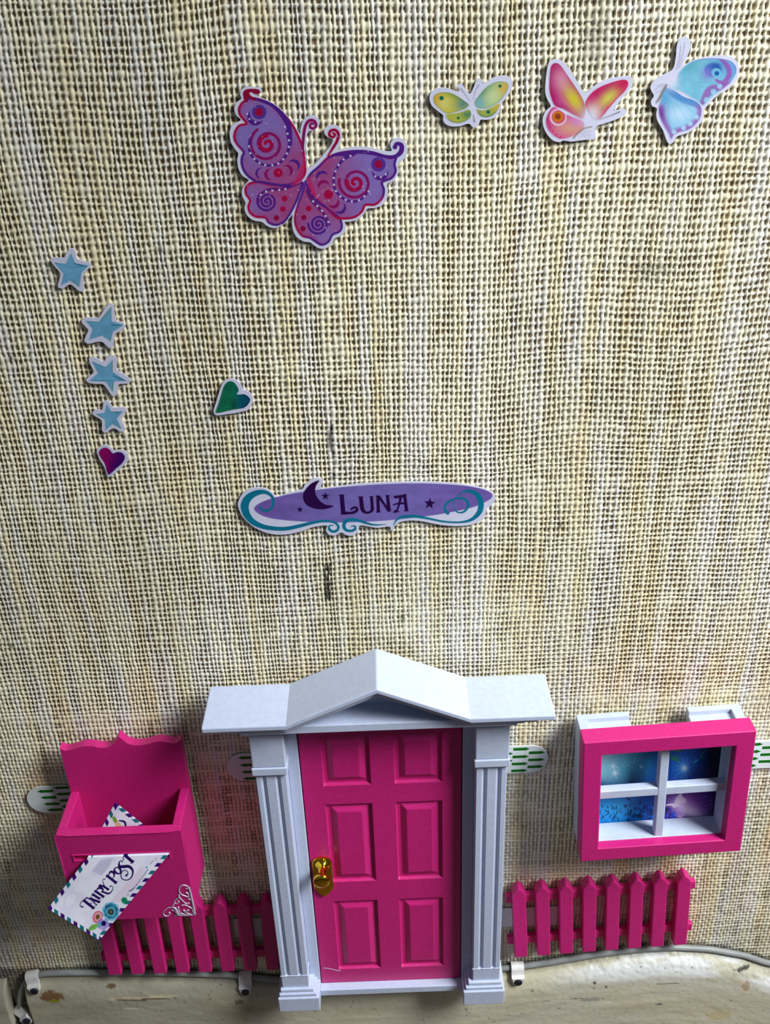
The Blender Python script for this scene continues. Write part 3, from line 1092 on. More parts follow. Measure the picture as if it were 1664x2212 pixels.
X, Z = WC
wpart('window_frame', frame(X, Z, 59.4, 58.2, 46.2, 45.6, 12.7, 20), PINK, win, 0.45, 3)
body = wpart('window_body', frame(X, Z - 2.0, 58.6, 53.2, 45.4, 44.8, 8, 16.5, 2.0), GREYW, win, 0.3)
wpart('window_side', box(X - 29.3, X - 24, 3, 8.1, Z - 28.4, Z + 25), GREYW, win, 0.3)
wpart('window_side', box(X + 24, X + 29.3, 3, 8.1, Z - 28.4, Z + 25), GREYW, win, 0.3)
wpart('muntin', box(X - 1.65, X + 1.65, 12.6, 16.2, Z - 22.95, Z + 22.95), WHITE, win, 0.45, 3)
wpart('muntin', box(X - 23.2, X + 23.2, 12.7, 16.1, Z - 1.9 - 0.1, Z + 1.9 - 0.1), WHITE, win, 0.45, 3)
for s in (-1, 1):
    # raised hanging bracket on the top edge: a pocket open towards the middle
    a0, a1 = X + s * 29.2, X + s * 10.5
    lo, hi = min(a0, a1), max(a0, a1)
    leg0, leg1 = (lo, lo + 3.6) if s < 0 else (hi - 3.6, hi)
    hk = join(box(lo, hi, 3, 5.6, Z + 22, Z + 27.2), box(leg0, leg1, 5.6, 12.6, Z + 22, Z + 27.2), box(lo, hi, 5.5, 12.6, Z + 22, Z + 25.4))
    wpart('hanging_bracket', hk, GREYW, win, 0.3)


def build_picture():
    HP = [28.9875, -1.08825, 73.0936, -1.86084, -49.5667, 222.616, -0.00193216, -0.0514664]
    M = np.array([[HP[0], HP[1], HP[2]], [HP[3], HP[4], HP[5]], [HP[6], HP[7], 1]])
    Mi = np.linalg.inv(M)
    P, nx, ny = grid_points(X - 23.6, Z - 23.6, X + 23.6, Z + 23.6, 0.19)
    a = math.radians(WT)
    wx = X + (P[:, 0] - X) * math.cos(a) - (P[:, 1] - Z) * math.sin(a)
    wz = Z + (P[:, 0] - X) * math.sin(a) + (P[:, 1] - Z) * math.cos(a)
    q = np.column_stack([wx, wz, np.ones(len(P))]) @ Mi.T
    art = q[:, :2] / q[:, 2:] * 1000
    A = Art(art, (14, 60, 120))
    x, y = art[:, 0], art[:, 1]
    A.put(sst(900, 250, x) * sst(700, 150, y), (40, 150, 178))
    A.put(A.blob(60, 210, 260), (190, 236, 240), alpha=0.95)
    A.put(A.blob(330, 300, 260, 160), (80, 172, 190), alpha=0.6)
    A.put(sst(430, 560, y - 60 * np.sin(x * 0.006)) * sst(760, 400, x) * sst(700, 600, y), (10, 66, 120), alpha=0.9)
    A.put(sst(640, 700, y) * sst(900, 300, x), (14, 134, 206), alpha=0.95)
    A.put(A.blob(200, 800, 300, 160), (60, 176, 226), alpha=0.7)
    A.put(sst(350, 720, x) * sst(620, 700, y) * sst(900, 800, x), (14, 56, 150), alpha=0.8)
    A.put(sst(800, 900, x) * sst(600, 500, y), (10, 70, 150), alpha=0.9)
    A.put(A.blob(1080, 340, 330, 280), (20, 100, 190), alpha=0.8)
    A.put(sst(1150, 1450, x), (6, 10, 40), alpha=0.97)
    A.put(sst(800, 860, x) * sst(600, 660, y) * sst(1550, 1250, x), (60, 30, 130), alpha=0.9)
    A.put(A.blob(1120, 830, 260, 160, 35), (170, 110, 196), alpha=0.9)
    A.put(A.blob(1160, 880, 170, 70, 30), (236, 220, 240), alpha=0.95)
    A.put(A.blob(1050, 800, 90, 70), (220, 190, 232), alpha=0.8)
    rr = random.Random(3)
    # star bursts
    for (sx, sy, r, n, c) in ((1085, 340, 190, 12, (120, 200, 255)), (200, 315, 70, 6, (220, 244, 250)), (225, 400, 90, 6, (226, 244, 250)), (550, 325, 40, 4, (140, 206, 220))):
        for k in range(n):
            b = 2 * math.pi * k / n + 0.3
            l = r * rr.uniform(0.6, 1.1)
            A.put(A.line([(sx, sy), (sx + l * math.cos(b), sy + l * math.sin(b))], [7, 1.5], 5), c, alpha=0.6)
        A.put(A.blob(sx, sy, r * 0.16), (240, 250, 255), alpha=0.95)
        A.put(A.blob(sx, sy, r * 0.5), c, alpha=0.35)
    for k in range(26):
        A.put(A.dot(rr.uniform(60, 500), rr.uniform(150, 330), rr.uniform(3, 8), 4), (200, 236, 240), alpha=0.5)
    for k in range(60):
        sx, sy = rr.uniform(950, 1450), rr.uniform(680, 960)
        A.put(A.dot(sx, sy, rr.uniform(2.5, 6), 3), (216, 170, 226), alpha=rr.uniform(0.2, 0.7))
    # foliage, leaves and grasses
    for (lx, ly, l, b) in ((930, 205, 70, 10), (960, 235, 90, 20), (990, 200, 70, -15), (1000, 240, 60, 40), (1020, 130, 60, 10), (975, 125, 60, -10), (1290, 190, 70, -30), (1320, 150, 60, -60), (1300, 215, 50, 15)):
        t = math.radians(b)
        A.put(A.line([(lx - l * .5 * math.cos(t), ly - l * .5 * math.sin(t)), (lx, ly), (lx + l * .5 * math.cos(t), ly + l * .5 * math.sin(t))], [4, 26, 3], 4), (30, 132, 44) if lx < 1200 else (20, 110, 104), alpha=0.9)
    A.put(A.line([(905, 150), (915, 350), (905, 560)], 10, 4), (10, 40, 60), alpha=0.7)
    A.put(A.line([(1200, 280), (1225, 255), (1260, 225)], [20, 24, 6], 6), (80, 190, 210), alpha=0.7)
    for k in range(54):
        lx = rr.uniform(20, 740)
        ly = rr.uniform(830, 1010) - (30 if lx > 350 else 0)
        b = rr.uniform(-2.4, -0.4)
        l = rr.uniform(30, 75)
        A.put(A.line([(lx, ly), (lx + l * .5 * math.cos(b), ly + l * .5 * math.sin(b)), (lx + l * math.cos(b), ly + l * math.sin(b))], [3, rr.uniform(10, 18), 2], 4), (8, rr.randint(24, 60), rr.randint(60, 100)), alpha=0.9)
    for k in range(10):
        lx = rr.uniform(40, 300)
        A.put(A.line([(lx, 1040), (lx - 40, 960), (lx - 90, 880)], [6, 5, 3], 3), (10, 60, 110), alpha=0.8)
    A.put(A.line([(360, 700), (395, 725), (420, 745)], [4, 18, 3], 4), (8, 30, 70))
    for k in range(26):
        A.put(A.dot(rr.uniform(380, 760), rr.uniform(820, 1000), rr.uniform(14, 36), 10), ((6, 24, 60), (20, 110, 190), (8, 44, 110))[k % 3], alpha=0.7)
    for k in range(16):
        A.put(A.dot(rr.uniform(850, 960), rr.uniform(850, 980), rr.uniform(12, 30), 8), ((16, 16, 60), (30, 80, 190), (90, 60, 170))[k % 3], alpha=0.8)
    for k in range(16):
        b = rr.uniform(-2.6, -0.5)
        A.put(A.line([(1030, 960), (1030 + 90 * math.cos(b), 960 + 80 * math.sin(b))], [5, 2], 3), (230, 190, 235), alpha=0.6)
    # the pale butterfly
    A.put(A.poly([(965, 760), (985, 700), (1045, 650), (1065, 700), (1100, 720), (1105, 765), (1050, 780), (1000, 775)], 4), (222, 208, 236))
    A.put(A.poly([(990, 770), (950, 775), (880, 785), (850, 805), (910, 805), (935, 815), (955, 830), (1000, 815), (1040, 810)], 4), (226, 212, 238))
    A.c = np.clip(A.c * 1.3, 0, 1) ** 1.1
    v = np.column_stack([wx, np.full(len(P), -7.8), wz])
    b0 = base(win)
    me = big_mesh('picture', (v - np.array(b0)) * MM, cells(np.ones(len(P), bool), nx, ny)[:, ::-1], PRINT, True, A.c)
    o = bpy.data.objects.new('picture', me)
    COL.objects.link(o)
    o.parent = win
    wpart('picture_backing', box(X - 23.3, X + 23.3, 6.5, 7.6, Z - 23, Z + 22), GREYW, win, 0)


build_picture()


# ------------------------------------------------------------------ picket fences
def fence(cx, cz, tilt, label, lean=0.0):
    root = empty('picket_fence', cx, 2, cz - 22, label, 'toy fence', 'pink picket fences either side of the fairy door')
    me0 = {}
    H = 38.2
    for k in range(8):
        x = cx + (k - 3.5) * 9.42
        z0 = cz - 20.6
        pts = [(x - 2.75, z0), (x + 2.75, z0), (x + 2.75, z0 + H - 0.6), (x + 1.25, z0 + H + 1.9), (x, z0 + H + 3.0), (x - 1.25, z0 + H + 1.9), (x - 2.75, z0 + H - 0.6)]
        v, f = turn(prism(pts, 2.3, 7.0), cx, cz, tilt)
        v = [(a, b - lean * (c - cz - 20), c) for a, b, c in v]
        part('picket', (v, f), PINK, root, 0.4, 2, angle=28)
    for z in (cz - 13.1, cz + 12.1):
        v, f = turn(box(cx - 38.2, cx + 38.2, 2.2, 4.6, z - 2.05, z + 2.05), cx, cz, tilt)
        v = [(a, b - lean * (c - cz - 20), c) for a, b, c in v]
        part('rail', (v, f), PINK, root, 0.3)
    return root


fence(81.7, 127.1, 3.4, 'pink toy picket fence under the toy window, right of the fairy door')
fence(-86.6, 124.3, -0.6, 'pink toy picket fence under the letter box, left of the fairy door', -0.02)


# ------------------------------------------------------------------ adhesive strips behind the toys
def strip(x0, x1, zc, hgt, round_end, label, arrows=None, d=1.2, group=None, zs=0.0):
    """flat strip from x0 to x1; one end rounded (+1 right, -1 left, 0 none)"""
    r = hgt / 2
    pts = []
    for k in range(13):
        a = -math.pi / 2 + math.pi * k / 12
        if round_end > 0: pts.append((x1 - r + r * math.cos(a), zc + r * math.sin(a)))
        elif round_end < 0: pts.append((x0 + r - r * math.cos(a), zc - r * math.sin(a)))
    if round_end > 0: pts += [(x0, zc + r), (x0, zc - r)]
    elif round_end < 0: pts += [(x1, zc - r), (x1, zc + r)]
    else: pts = [(x0, zc - r), (x1, zc - r), (x1, zc + r), (x0, zc + r)]
    v, f = prism(pts, d, d + 0.5)
    o = mesh_obj('adhesive_strip', v, f, TAPE, origin=((x0 + x1) / 2, -d, zc))
    bevel(o, 0.12, 1)
    tag(o, label, 'adhesive strip', group)
    if arrows:
        for (ax, az, dr) in arrows:
            L, hh = 6.0, 0.62
            pp = [(0, -hh), (4.3, -hh), (4.3, -hh * 1.35), (6.0, 0), (4.3, hh * 1.35), (4.3, hh), (0, hh)]
            pp = [(ax + dr * px_, az + pz_) for px_, pz_ in pp]
            vv, ff = prism(pp, d + 0.5, d + 0.55)
            mesh_obj('arrow', vv, ff, ARROW, o)
    return o


strip(30, 57.3, 209.2, 13.4, 1, 'white adhesive strip with green arrows showing right of the fairy door',
      [(44.1, 214.4, 1), (43.9, 210.7, 1), (43.7, 207.2, 1), (43.6, 203.8, 1), (49.9, 212.4, 1), (49.8, 208.9, 1), (49.6, 205.5, 1), (38, 212.4, 1), (38, 208.9, 1)])
strip(-62.3, -36, 210.4, 13.4, -1, 'shaded adhesive strip with arrows showing left of the fairy door',
      [(-51.5, 215.2, -1), (-51.2, 211.6, -1), (-51.0, 208.2, -1), (-50.8, 204.9, -1), (-45, 213.4, -1), (-45, 209.8, -1)])
strip(-139, -110, 197.9, 13.6, -1, 'white adhesive strip with green arrows showing left of the letter box',
      [(-128.2, 202.4, -1), (-127.6, 199.2, -1), (-127.0, 195.9, -1), (-126.4, 192.8, -1), (-121.9, 203.9, -1), (-121.6, 200.7, -1), (-121.2, 197.4, -1), (-120.8, 194.2, -1)])
strip(110, 148, 207.0, 13.4, 1, 'white adhesive strip with green arrows running off right of the toy window',
      [(130.6, 212.4, 1), (130.3, 208.9, 1), (130.0, 205.4, 1), (129.7, 201.9, 1), (136.6, 210.6, 1), (136.4, 207.2, 1), (136.2, 203.8, 1)])
strip(38, 65.2, 122.6, 11.2, 0, 'plain pale adhesive strip behind the right fence beside the column')
strip(-68.9, -54, 122.4, 11.2, 0, 'plain pale adhesive strip behind the left fence beside the column')

# ------------------------------------------------------------------ cable and its clips
cx_ = np.concatenate([np.linspace(-151, 190, 80)])
cpath = [(x, -2.3, float(cable_z(x)) + 0.9) for x in cx_]
bend = [(-166.0, -3.4, 30), (-166.2, -3.4, 60), (-166.2, -3.3, 74), (-165.6, -3.0, 82), (-163.6, -2.7, 89), (-160.5, -2.4, 94.5), (-156.5, -2.3, 98), (-153, -2.3, 99.2)]
pth = smooth_line(np.array(bend + cpath), 3)
cb = mesh_obj('cable', *tube([tuple(p) for p in pth], 1.32, 14), CABLE, smooth=True, origin=(0, -2.3, 97))
tag(cb, 'thin grey cable running along the top of the skirting board', 'cable')


def clip(x, z, label, ang=0.0):
    """plastic cable clip hooked over the cable with a nail block below; z is the cable centre"""
    root = empty('cable_clip', x, 2.3, z, label, 'cable clip', None)
    hw = 2.7
    prof_o, prof_i = [], []
    for k in range(13):
        a = math.radians(-20 + 200 * k / 12)      # over the top from behind to the front
        prof_o.append((2.3 - 2.5 * math.cos(a) * 1.0, 2.5 * math.sin(a)))
        prof_i.append((2.3 - 1.45 * math.cos(a), 1.45 * math.sin(a)))
    prof_o = [(max(d_, 1.15), h) for d_, h in prof_o]
    prof_i = [(max(d_, 1.2), h) for d_, h in prof_i]
    prof = prof_o + [(5.2, -1.5), (6.4, -2.0), (6.6, -2.3), (6.6, -2.7), (4.9, -2.7), (4.1, -1.6)] + prof_i[::-1]
    n = len(prof)

    def at(u, d_, h):
        a = math.radians(ang)
        return (x + u * math.cos(a) - h * math.sin(a), -d_, z + u * math.sin(a) + h * math.cos(a))
    V = [at(-hw, d_, h) for d_, h in prof] + [at(hw, d_, h) for d_, h in prof]
    F = [[i, (i + 1) % n, n + (i + 1) % n, n + i] for i in range(n)] + [list(range(n))[::-1], [n + i for i in range(n)]]
    b = mesh_obj('clip_body', V, F, CLIP, root)
    bevel(b, 0.2)
    # nail block with rounded lower end
    out = [(-2.1, -2.4), (2.1, -2.4), (2.1, -4.0)] + [(2.1 * math.cos(math.radians(t)), -4.0 + 2.1 * math.sin(math.radians(t))) for t in range(-15, -180, -15)] + [(-2.1, -4.0)]
    n = len(out)
    V = [at(u, 4.6, h) for u, h in out] + [at(u, 6.7, h) for u, h in out]
    F = [[i, (i + 1) % n, n + (i + 1) % n, n + i] for i in range(n)] + [list(range(n)), [n + i for i in range(n)][::-1]]
    nb = mesh_obj('nail_block', V, F, CLIP, root)
    bevel(nb, 0.2)
    V, F, sg = [], [], 20
    for dd, r in ((6.5, 1.0), (6.6, 1.66), (7.2, 1.66), (7.45, 1.4), (7.45, 0.01)):
        for q in range(sg):
            a = 2 * math.pi * q / sg
            V.append(at(r * math.cos(a), dd, -4.0 + r * math.sin(a)))
    for i in range(4):
        for q in range(sg):
            m = (q + 1) % sg
            F.append([i * sg + q, i * sg + m, (i + 1) * sg + m, (i + 1) * sg + q])
    mesh_obj('nail', V, F, NAIL, root, False)
    return root


clip(49.2, float(cable_z(49.2)) + 0.9, 'white cable clip under the first picket right of the fairy door')
clip(-67.0, float(cable_z(-67.0)) + 0.9, 'white cable clip under the left fence nearest the fairy door')
clip(-156.6, 98.3, 'white cable clip at the cable bend beside the brown paint chip', 12)
clip(-166.0, 77.5, 'lowest white cable clip, holding the cable in the bottom left corner', 48)

# ------------------------------------------------------------------ stickers on the wall
CR, MA, PU = (164, 6, 64), (134, 14, 92), (78, 28, 128)


def paint_big(A):
    x, y = A.P[:, 0], A.P[:, 1]
    UL = [(200, 185), (165, 215), (145, 265), (160, 320), (210, 382), (150, 400), (115, 445), (105, 505), (130, 560), (185, 625), (172, 665), (168, 720), (188, 785), (230, 838),
          (290, 875), (380, 892), (480, 908), (560, 908), (630, 885), (690, 845), (712, 790), (708, 700), (692, 600), (668, 530), (622, 430), (560, 340), (490, 265), (410, 210), (330, 180), (250, 165)]
    LL = [(480, 910), (400, 905), (320, 885), (250, 890), (205, 925), (205, 985), (240, 1040), (225, 1090), (240, 1145), (290, 1180), (370, 1190), (400, 1230), (455, 1250), (515, 1235), (560, 1190),
          (600, 1120), (635, 1050), (660, 980), (690, 890), (640, 905), (560, 925)]
    UR = [(735, 850), (765, 805), (830, 750), (900, 680), (970, 645), (1060, 625), (1160, 618), (1260, 625), (1360, 655), (1440, 680), (1490, 665), (1475, 730), (1485, 790), (1450, 850), (1370, 885), (1385, 950),
          (1370, 1020), (1310, 1075), (1225, 1080), (1200, 1130), (1140, 1180), (1060, 1195), (980, 1185), (900, 1110), (830, 1060), (770, 1000), (735, 930)]
    LR = [(725, 880), (690, 960), (655, 1060), (630, 1150), (625, 1220), (645, 1290), (690, 1345), (750, 1360), (790, 1385), (850, 1420), (910, 1395), (945, 1335), (1000, 1310), (1025, 1270), (1015, 1210), (980, 1170),
          (900, 1110), (830, 1050), (770, 980)]
    lav, pnk = lin((130, 106, 178)), lin((154, 70, 128))

    def fill(L, pid):
        m = A.poly(L, 3)
        d = np.hypot(x - 700, y - 900)
        t = sst(620, 150, d) + 0.9 * sst(0.5, 0.75, fbm(x * 0.006, y * 0.006 + 2, 3)) * sst(40, 10, A.sd) * 0.6
        t = np.clip(t + 0.35 * sst(120, 20, A.sd) * sst(0.42, 0.6, fbm(x * 0.004 + 7, y * 0.004, 2)), 0, 1)[:, None]
        A.put(m, (lav * (1 - t) + pnk * t) * (0.93 + 0.14 * fbm(x * 0.03, y * 0.03, 2)[:, None]), pid)
        return A.id == pid

    def border(L, pid, ws, f):
        L = list(L) + [L[0]]
        m = A.line(L, ws, 3, True, 5)
        tt = A.t if hasattr(A, 't') else 0
        k = sst(0.3, 0.7, 0.5 + 0.5 * np.sin(f[0] + f[1] * tt * 6.283))[:, None]
        A.put(m, lin(PU) * (1 - k) + lin(CR) * k, pid)

    fill(LL, 3); fill(LR, 4); fill(UL, 1); fill(UR, 2)
    border(LL, 3, 20, (0, 1)); border(LR, 4, 20, (1, 1)); border(UL, 1, 22, (0.5, 1.5)); border(UR, 2, 22, (-1.2, 2))
    # heavier leading edges
    A.put(A.line([(250, 165), (410, 215), (490, 280), (560, 380), (580, 470), (585, 560)], [14, 34, 40, 46, 40, 30], 3), PU, 1)
    A.put(A.line([(900, 685), (970, 650), (1060, 640), (1160, 625), (1280, 635), (1400, 665), (1480, 665), (1530, 625), (1535, 570), (1495, 555), (1480, 585)], [10, 26, 44, 36, 36, 30, 34, 44, 40, 32, 40], 3), PU, 2)
    A.put(A.poly([(196, 200), (180, 150), (184, 106), (225, 86), (300, 88), (326, 106), (316, 132), (280, 132), (252, 116), (236, 124), (250, 146), (300, 180), (262, 186), (226, 166), (222, 196)], 3), (138, 8, 54), 1)
    A.put(A.line([(712, 640), (690, 760), (660, 860), (600, 905)], [10, 30, 60, 20], 4), (186, 30, 92), 1, 0.75)
    A.put(A.line([(735, 860), (760, 920), (790, 990), (850, 1060)], [40, 40, 26, 8], 4), (186, 30, 92), 2, 0.75)
    A.put(A.line([(715, 880), (690, 970), (660, 1050), (640, 1120)], [26, 24, 18, 10], 3), (92, 40, 142), 4)
    # antennae
    A.put(A.line([(690, 640), (692, 560), (700, 470), (715, 400), (745, 360), (785, 360), (805, 395), (785, 425), (755, 415), (758, 385), (780, 385)], [14, 26, 28, 28, 30, 28, 26, 26, 24, 22, 22], 3), MA, 5)
    A.put(A.line([(905, 660), (950, 590), (985, 530), (995, 475), (970, 440), (930, 445), (918, 480), (945, 500), (968, 480), (950, 465)], [14, 26, 28, 30, 28, 26, 26, 26, 22, 22], 3), (150, 6, 62), 6)
    # swirls
    A.put(A.spiral(385, 560, 16, 150, 2.1, 200, 26, 3), MA, 1)
    A.put(A.spiral(385, 560, 16, 70, 1.2, 200, 28, 3), CR, 1)
    A.put(A.spiral(1140, 890, 16, 140, 2.2, 120, 25, 3), MA, 2)
    A.put(A.spiral(1140, 890, 16, 68, 1.2, 120, 27, 3), CR, 2)
    A.put(A.line([(238, 520), (232, 600), (262, 670), (330, 725), (410, 742), (490, 720), (550, 650), (575, 560), (560, 450)], [22, 22, 22, 22, 22, 22, 26, 30, 34], 3), PU, 1)
    A.put(A.line([(1130, 640), (1040, 690), (980, 770), (955, 860), (970, 950), (1030, 1020), (1110, 1050), (1190, 1030), (1255, 965)], [34, 28, 24, 22, 22, 22, 22, 20, 16], 3), PU, 2)
    A.put(A.spiral(385, 1050, 8, 88, 2.4, 90, 20, 3), PU, 3)
    A.put(A.line([(600, 925), (520, 945), (430, 945), (360, 965), (318, 1010), (308, 1060)], [10, 24, 26, 22, 20, 20], 3), (96, 26, 110), 3)
    A.put(A.spiral(825, 1245, 8, 88, 2.4, 40, 20, 3), PU, 4)
    A.put(A.line([(735, 960), (780, 1050), (840, 1120), (890, 1180), (920, 1250)], [40, 34, 26, 22, 18], 3), (96, 26, 110), 4)
    # spots and crescents
    for (sx, sy, r, pid) in ((480, 805, 40, 1), (910, 990, 40, 2), (535, 1025, 25, 3), (520, 1115, 24, 3), (465, 1190, 24, 3), (740, 1110, 25, 4), (700, 1187, 23, 4), (692, 1282, 24, 4)):
        A.put(A.dot(sx, sy, r, 3), CR if sy < 1150 else (140, 4, 60), pid)
    for (sx, sy, pid) in ((318, 285, 1), (1338, 732, 2)):
        A.put(A.dot(sx, sy, 62, 3), (84, 46, 140), pid)
        A.put(A.dot(sx, sy, 34, 3), (150, 6, 60), pid)

    def cres(cx, cy, r, ox, oy, c, pid):
        m = A.dot(cx, cy, r, 3) * (1 - A.dot(cx + ox, cy + oy, r, 3))
        A.put(m, c, pid)
    cres(330, 808, 46, 20, 2, PU, 1); cres(410, 818, 50, 28, 0, MA, 1); cres(560, 785, 48, -26, 12, MA, 1); cres(615, 740, 52, -20, 22, PU, 1)
    cres(855, 835, 50, 12, 26, PU, 2); cres(868, 915, 50, 10, 28, MA, 2); cres(955, 1060, 50, -16, -26, MA, 2); cres(1010, 1105, 52, -18, -20, PU, 2)
    for (cx, cy, r, pid) in ((285, 330, 70, 1), (1355, 800, 70, 2)):
        m = A.dot(cx, cy, r, 3) * (1 - A.dot(cx + (24 if pid == 1 else 0), cy - 34, r, 3))
        A.put(m, PU, pid)
    # pale beading
    W_ = (206, 196, 226)
    for pts, pid in (([(238, 520), (232, 600), (262, 670), (330, 725), (410, 742), (490, 720), (550, 650), (575, 560), (560, 470), (520, 365)], 1),
                     ([(1150, 640), (1040, 690), (980, 770), (955, 860), (970, 950), (1030, 1020), (1110, 1050), (1190, 1030), (1255, 965)], 2),
                     ([(600, 932), (520, 948), (440, 955), (370, 968), (325, 1000)], 3), ([(750, 1005), (785, 1055), (825, 1100), (865, 1140), (890, 1180), (915, 1235)], 4)):
        L = smooth_line(pts, 8)
        acc = 0
        for i in range(1, len(L)):
            acc += np.hypot(*(L[i] - L[i - 1]))
            if acc > 52:
                acc = 0
                A.put(A.dot(L[i][0], L[i][1], 9, 3), W_, pid)
    for (sx, sy, pid) in ((235, 345, 1), (285, 372, 1), (215, 300, 1), (1312, 835, 2), (1360, 842, 2), (1402, 818, 2)):
        A.put(A.dot(sx, sy, 8, 3), W_, pid)
    rr = random.Random(8)
    for k in range(150):
        sx, sy = rr.uniform(130, 1480), rr.uniform(200, 1350)
        A.put(A.dot(sx, sy, rr.uniform(2.5, 6), 3), (206, 190, 222), None, rr.uniform(0.3, 0.8), region=(A.id > 0).astype(float))


BIG_OUT = [(175, 85), (215, 68), (270, 70), (320, 78), (342, 102), (325, 130), (290, 142), (330, 160), (400, 190), (460, 225), (520, 275), (575, 335), (620, 395), (650, 450), (668, 470), (674, 420), (690, 365), (725, 325), (775, 312),
           (820, 335), (835, 380), (815, 420), (775, 445), (742, 450), (725, 490), (716, 560), (714, 640), (720, 700), (728, 762), (780, 740), (840, 680), (885, 625), (930, 570), (948, 520), (905, 500), (878, 470), (878, 430), (910, 400),
           (960, 395), (1005, 415), (1025, 460), (1022, 520), (1005, 575), (995, 608), (1060, 592), (1150, 582), (1250, 586), (1350, 606), (1420, 622), (1452, 612), (1440, 570), (1455, 530), (1500, 505), (1550, 520), (1580, 560), (1588, 620),
           (1570, 670), (1530, 710), (1502, 738), (1510, 780), (1500, 830), (1470, 870), (1420, 892), (1412, 915), (1420, 960), (1410, 1030), (1370, 1080), (1310, 1105), (1245, 1112), (1215, 1155), (1170, 1200), (1100, 1222), (1050, 1226), (1060, 1262),
           (1052, 1310), (1020, 1345), (965, 1365), (940, 1410), (900, 1445), (850, 1455), (800, 1435), (755, 1400), (700, 1392), (640, 1355), (610, 1300), (598, 1230), (602, 1165), (560, 1215), (510, 1258), (450, 1278), (390, 1262), (340, 1225),
           (270, 1212), (215, 1170), (192, 1110), (200, 1060), (172, 1000), (174, 940), (205, 895), (228, 866), (180, 835), (145, 780), (130, 700), (138, 640), (110, 600), (75, 540), (65, 460), (85, 400), (130, 370), (160, 352), (120, 310),
           (105, 250), (125, 200), (165, 172), (155, 130)]
sticker('butterfly_sticker', 'large purple and pink butterfly sticker with curled wing tips and spirals', 'sticker',
        [30.0323, -1.12748, -37.7016, -1.90597, -50.7687, 445.158, -0.00195511, -0.0520777], BIG_OUT, paint_big,
        ['upper_wing', 'upper_wing', 'lower_wing', 'lower_wing', 'antenna', 'antenna'], 4.3)


def paint_yellow(A):
    x, y = A.P[:, 0], A.P[:, 1]
    n = fbm(x * 0.012, y * 0.012, 3)
    m = A.poly([(155, 580), (185, 550), (240, 538), (310, 545), (380, 580), (430, 615), (470, 650), (440, 682), (380, 705), (310, 725), (265, 725), (215, 690), (165, 640)], 4)
    A.put(m, (198, 186, 62), 1)
    A.put(A.blob(170, 610, 60, 90), (206, 160, 44), None, 0.9, m)
    A.put(A.blob(420, 640, 80, 70), (64, 130, 128), None, 0.9, m); A.put(A.blob(350, 570, 110, 30, 20), (70, 130, 70), None, 0.6, m)
    A.put(A.blob(250, 640, 60), (214, 210, 130), None, 0.6, m)
    A.put(sst(12, 2, A.sd), (70, 110, 70), None, 0.5, m)
    m = A.poly([(262, 738), (330, 728), (400, 715), (470, 692), (490, 720), (485, 760), (450, 790), (390, 812), (330, 808), (285, 780)], 4)
    A.put(m, (172, 176, 66), 2); A.put(A.blob(460, 740, 60, 40), (60, 124, 96), None, 0.9, m); A.put(sst(14, 2, A.sd), (40, 104, 74), None, 0.7, m * sst(760, 790, y))
    m = A.poly([(525, 625), (560, 570), (620, 500), (690, 455), (760, 440), (815, 455), (825, 490), (800, 550), (745, 620), (680, 662), (610, 682), (545, 672)], 4)
    A.put(m, (168, 194, 130), 3); A.put(A.blob(790, 500, 60, 90, 20), (208, 168, 60), None, 0.9, m); A.put(A.blob(600, 540, 110, 40, -45), (76, 140, 110), None, 0.8, m)
    A.put(A.blob(570, 640, 60), (110, 168, 186), None, 0.8, m); A.put(A.blob(690, 570, 70), (206, 216, 160), None, 0.7, m); A.put(sst(14, 2, A.sd), (60, 130, 90), None, 0.5, m)
    m = A.poly([(540, 690), (600, 700), (680, 670), (745, 640), (735, 690), (690, 740), (630, 762), (570, 745)], 4)
    A.put(m, (160, 170, 72), 4); A.put(A.blob(730, 655, 50), (206, 170, 70), None, 0.9, m); A.put(sst(22, 2, A.sd), (34, 110, 84), None, 0.8, m * sst(690, 740, y))
    for (sx, sy, r, p) in ((225, 590, 20, 1), (375, 768, 13, 2), (750, 482, 15, 3), (645, 715, 17, 4)):
        A.put(A.dot(sx, sy, r, 5), (6, 98, 72), p)
    for a in ([(400, 505), (440, 555), (475, 610)], [(560, 470), (530, 530), (510, 600)], [(512, 740), (522, 800)]):
        A.put(A.line(a, [10, 5, 3] if len(a) == 3 else [7, 16], 4), (150, 142, 150), 5)
    for k in range(8):
        b = math.radians(150 + k * 8)
        A.put(A.line([(490, 660), (490 + 240 * math.cos(b), 660 - 150 * math.sin(b) + 60)], [3, 1.5], 3), (120, 150, 110), None, 0.4, (A.id == 1).astype(float))


sticker('butterfly_sticker', 'small yellow and green butterfly sticker, leftmost of the three in the top right', 'sticker',
        [28.1135, -1.05544, 12.5015, -1.7842, -47.5252, 454.206, -0.0018302, -0.0487506],
        [(150, 522), (180, 500), (250, 495), (320, 515), (372, 530), (385, 512), (362, 482), (385, 460), (415, 470), (440, 510), (472, 548), (492, 540), (515, 490), (540, 430), (565, 412), (592, 430), (588, 458), (620, 452), (680, 410), (750, 390),
         (810, 388), (850, 415), (865, 460), (845, 530), (805, 590), (768, 635), (760, 680), (730, 740), (680, 775), (620, 785), (578, 785), (560, 825), (535, 850), (505, 850), (480, 825), (450, 822), (400, 840), (330, 845), (270, 830), (240, 790),
         (240, 745), (200, 712), (140, 660), (118, 600), (125, 550)], paint_yellow, ['upper_wing', 'lower_wing', 'upper_wing', 'lower_wing', 'antenna'], 4.6,
        'small butterfly stickers in the top right')


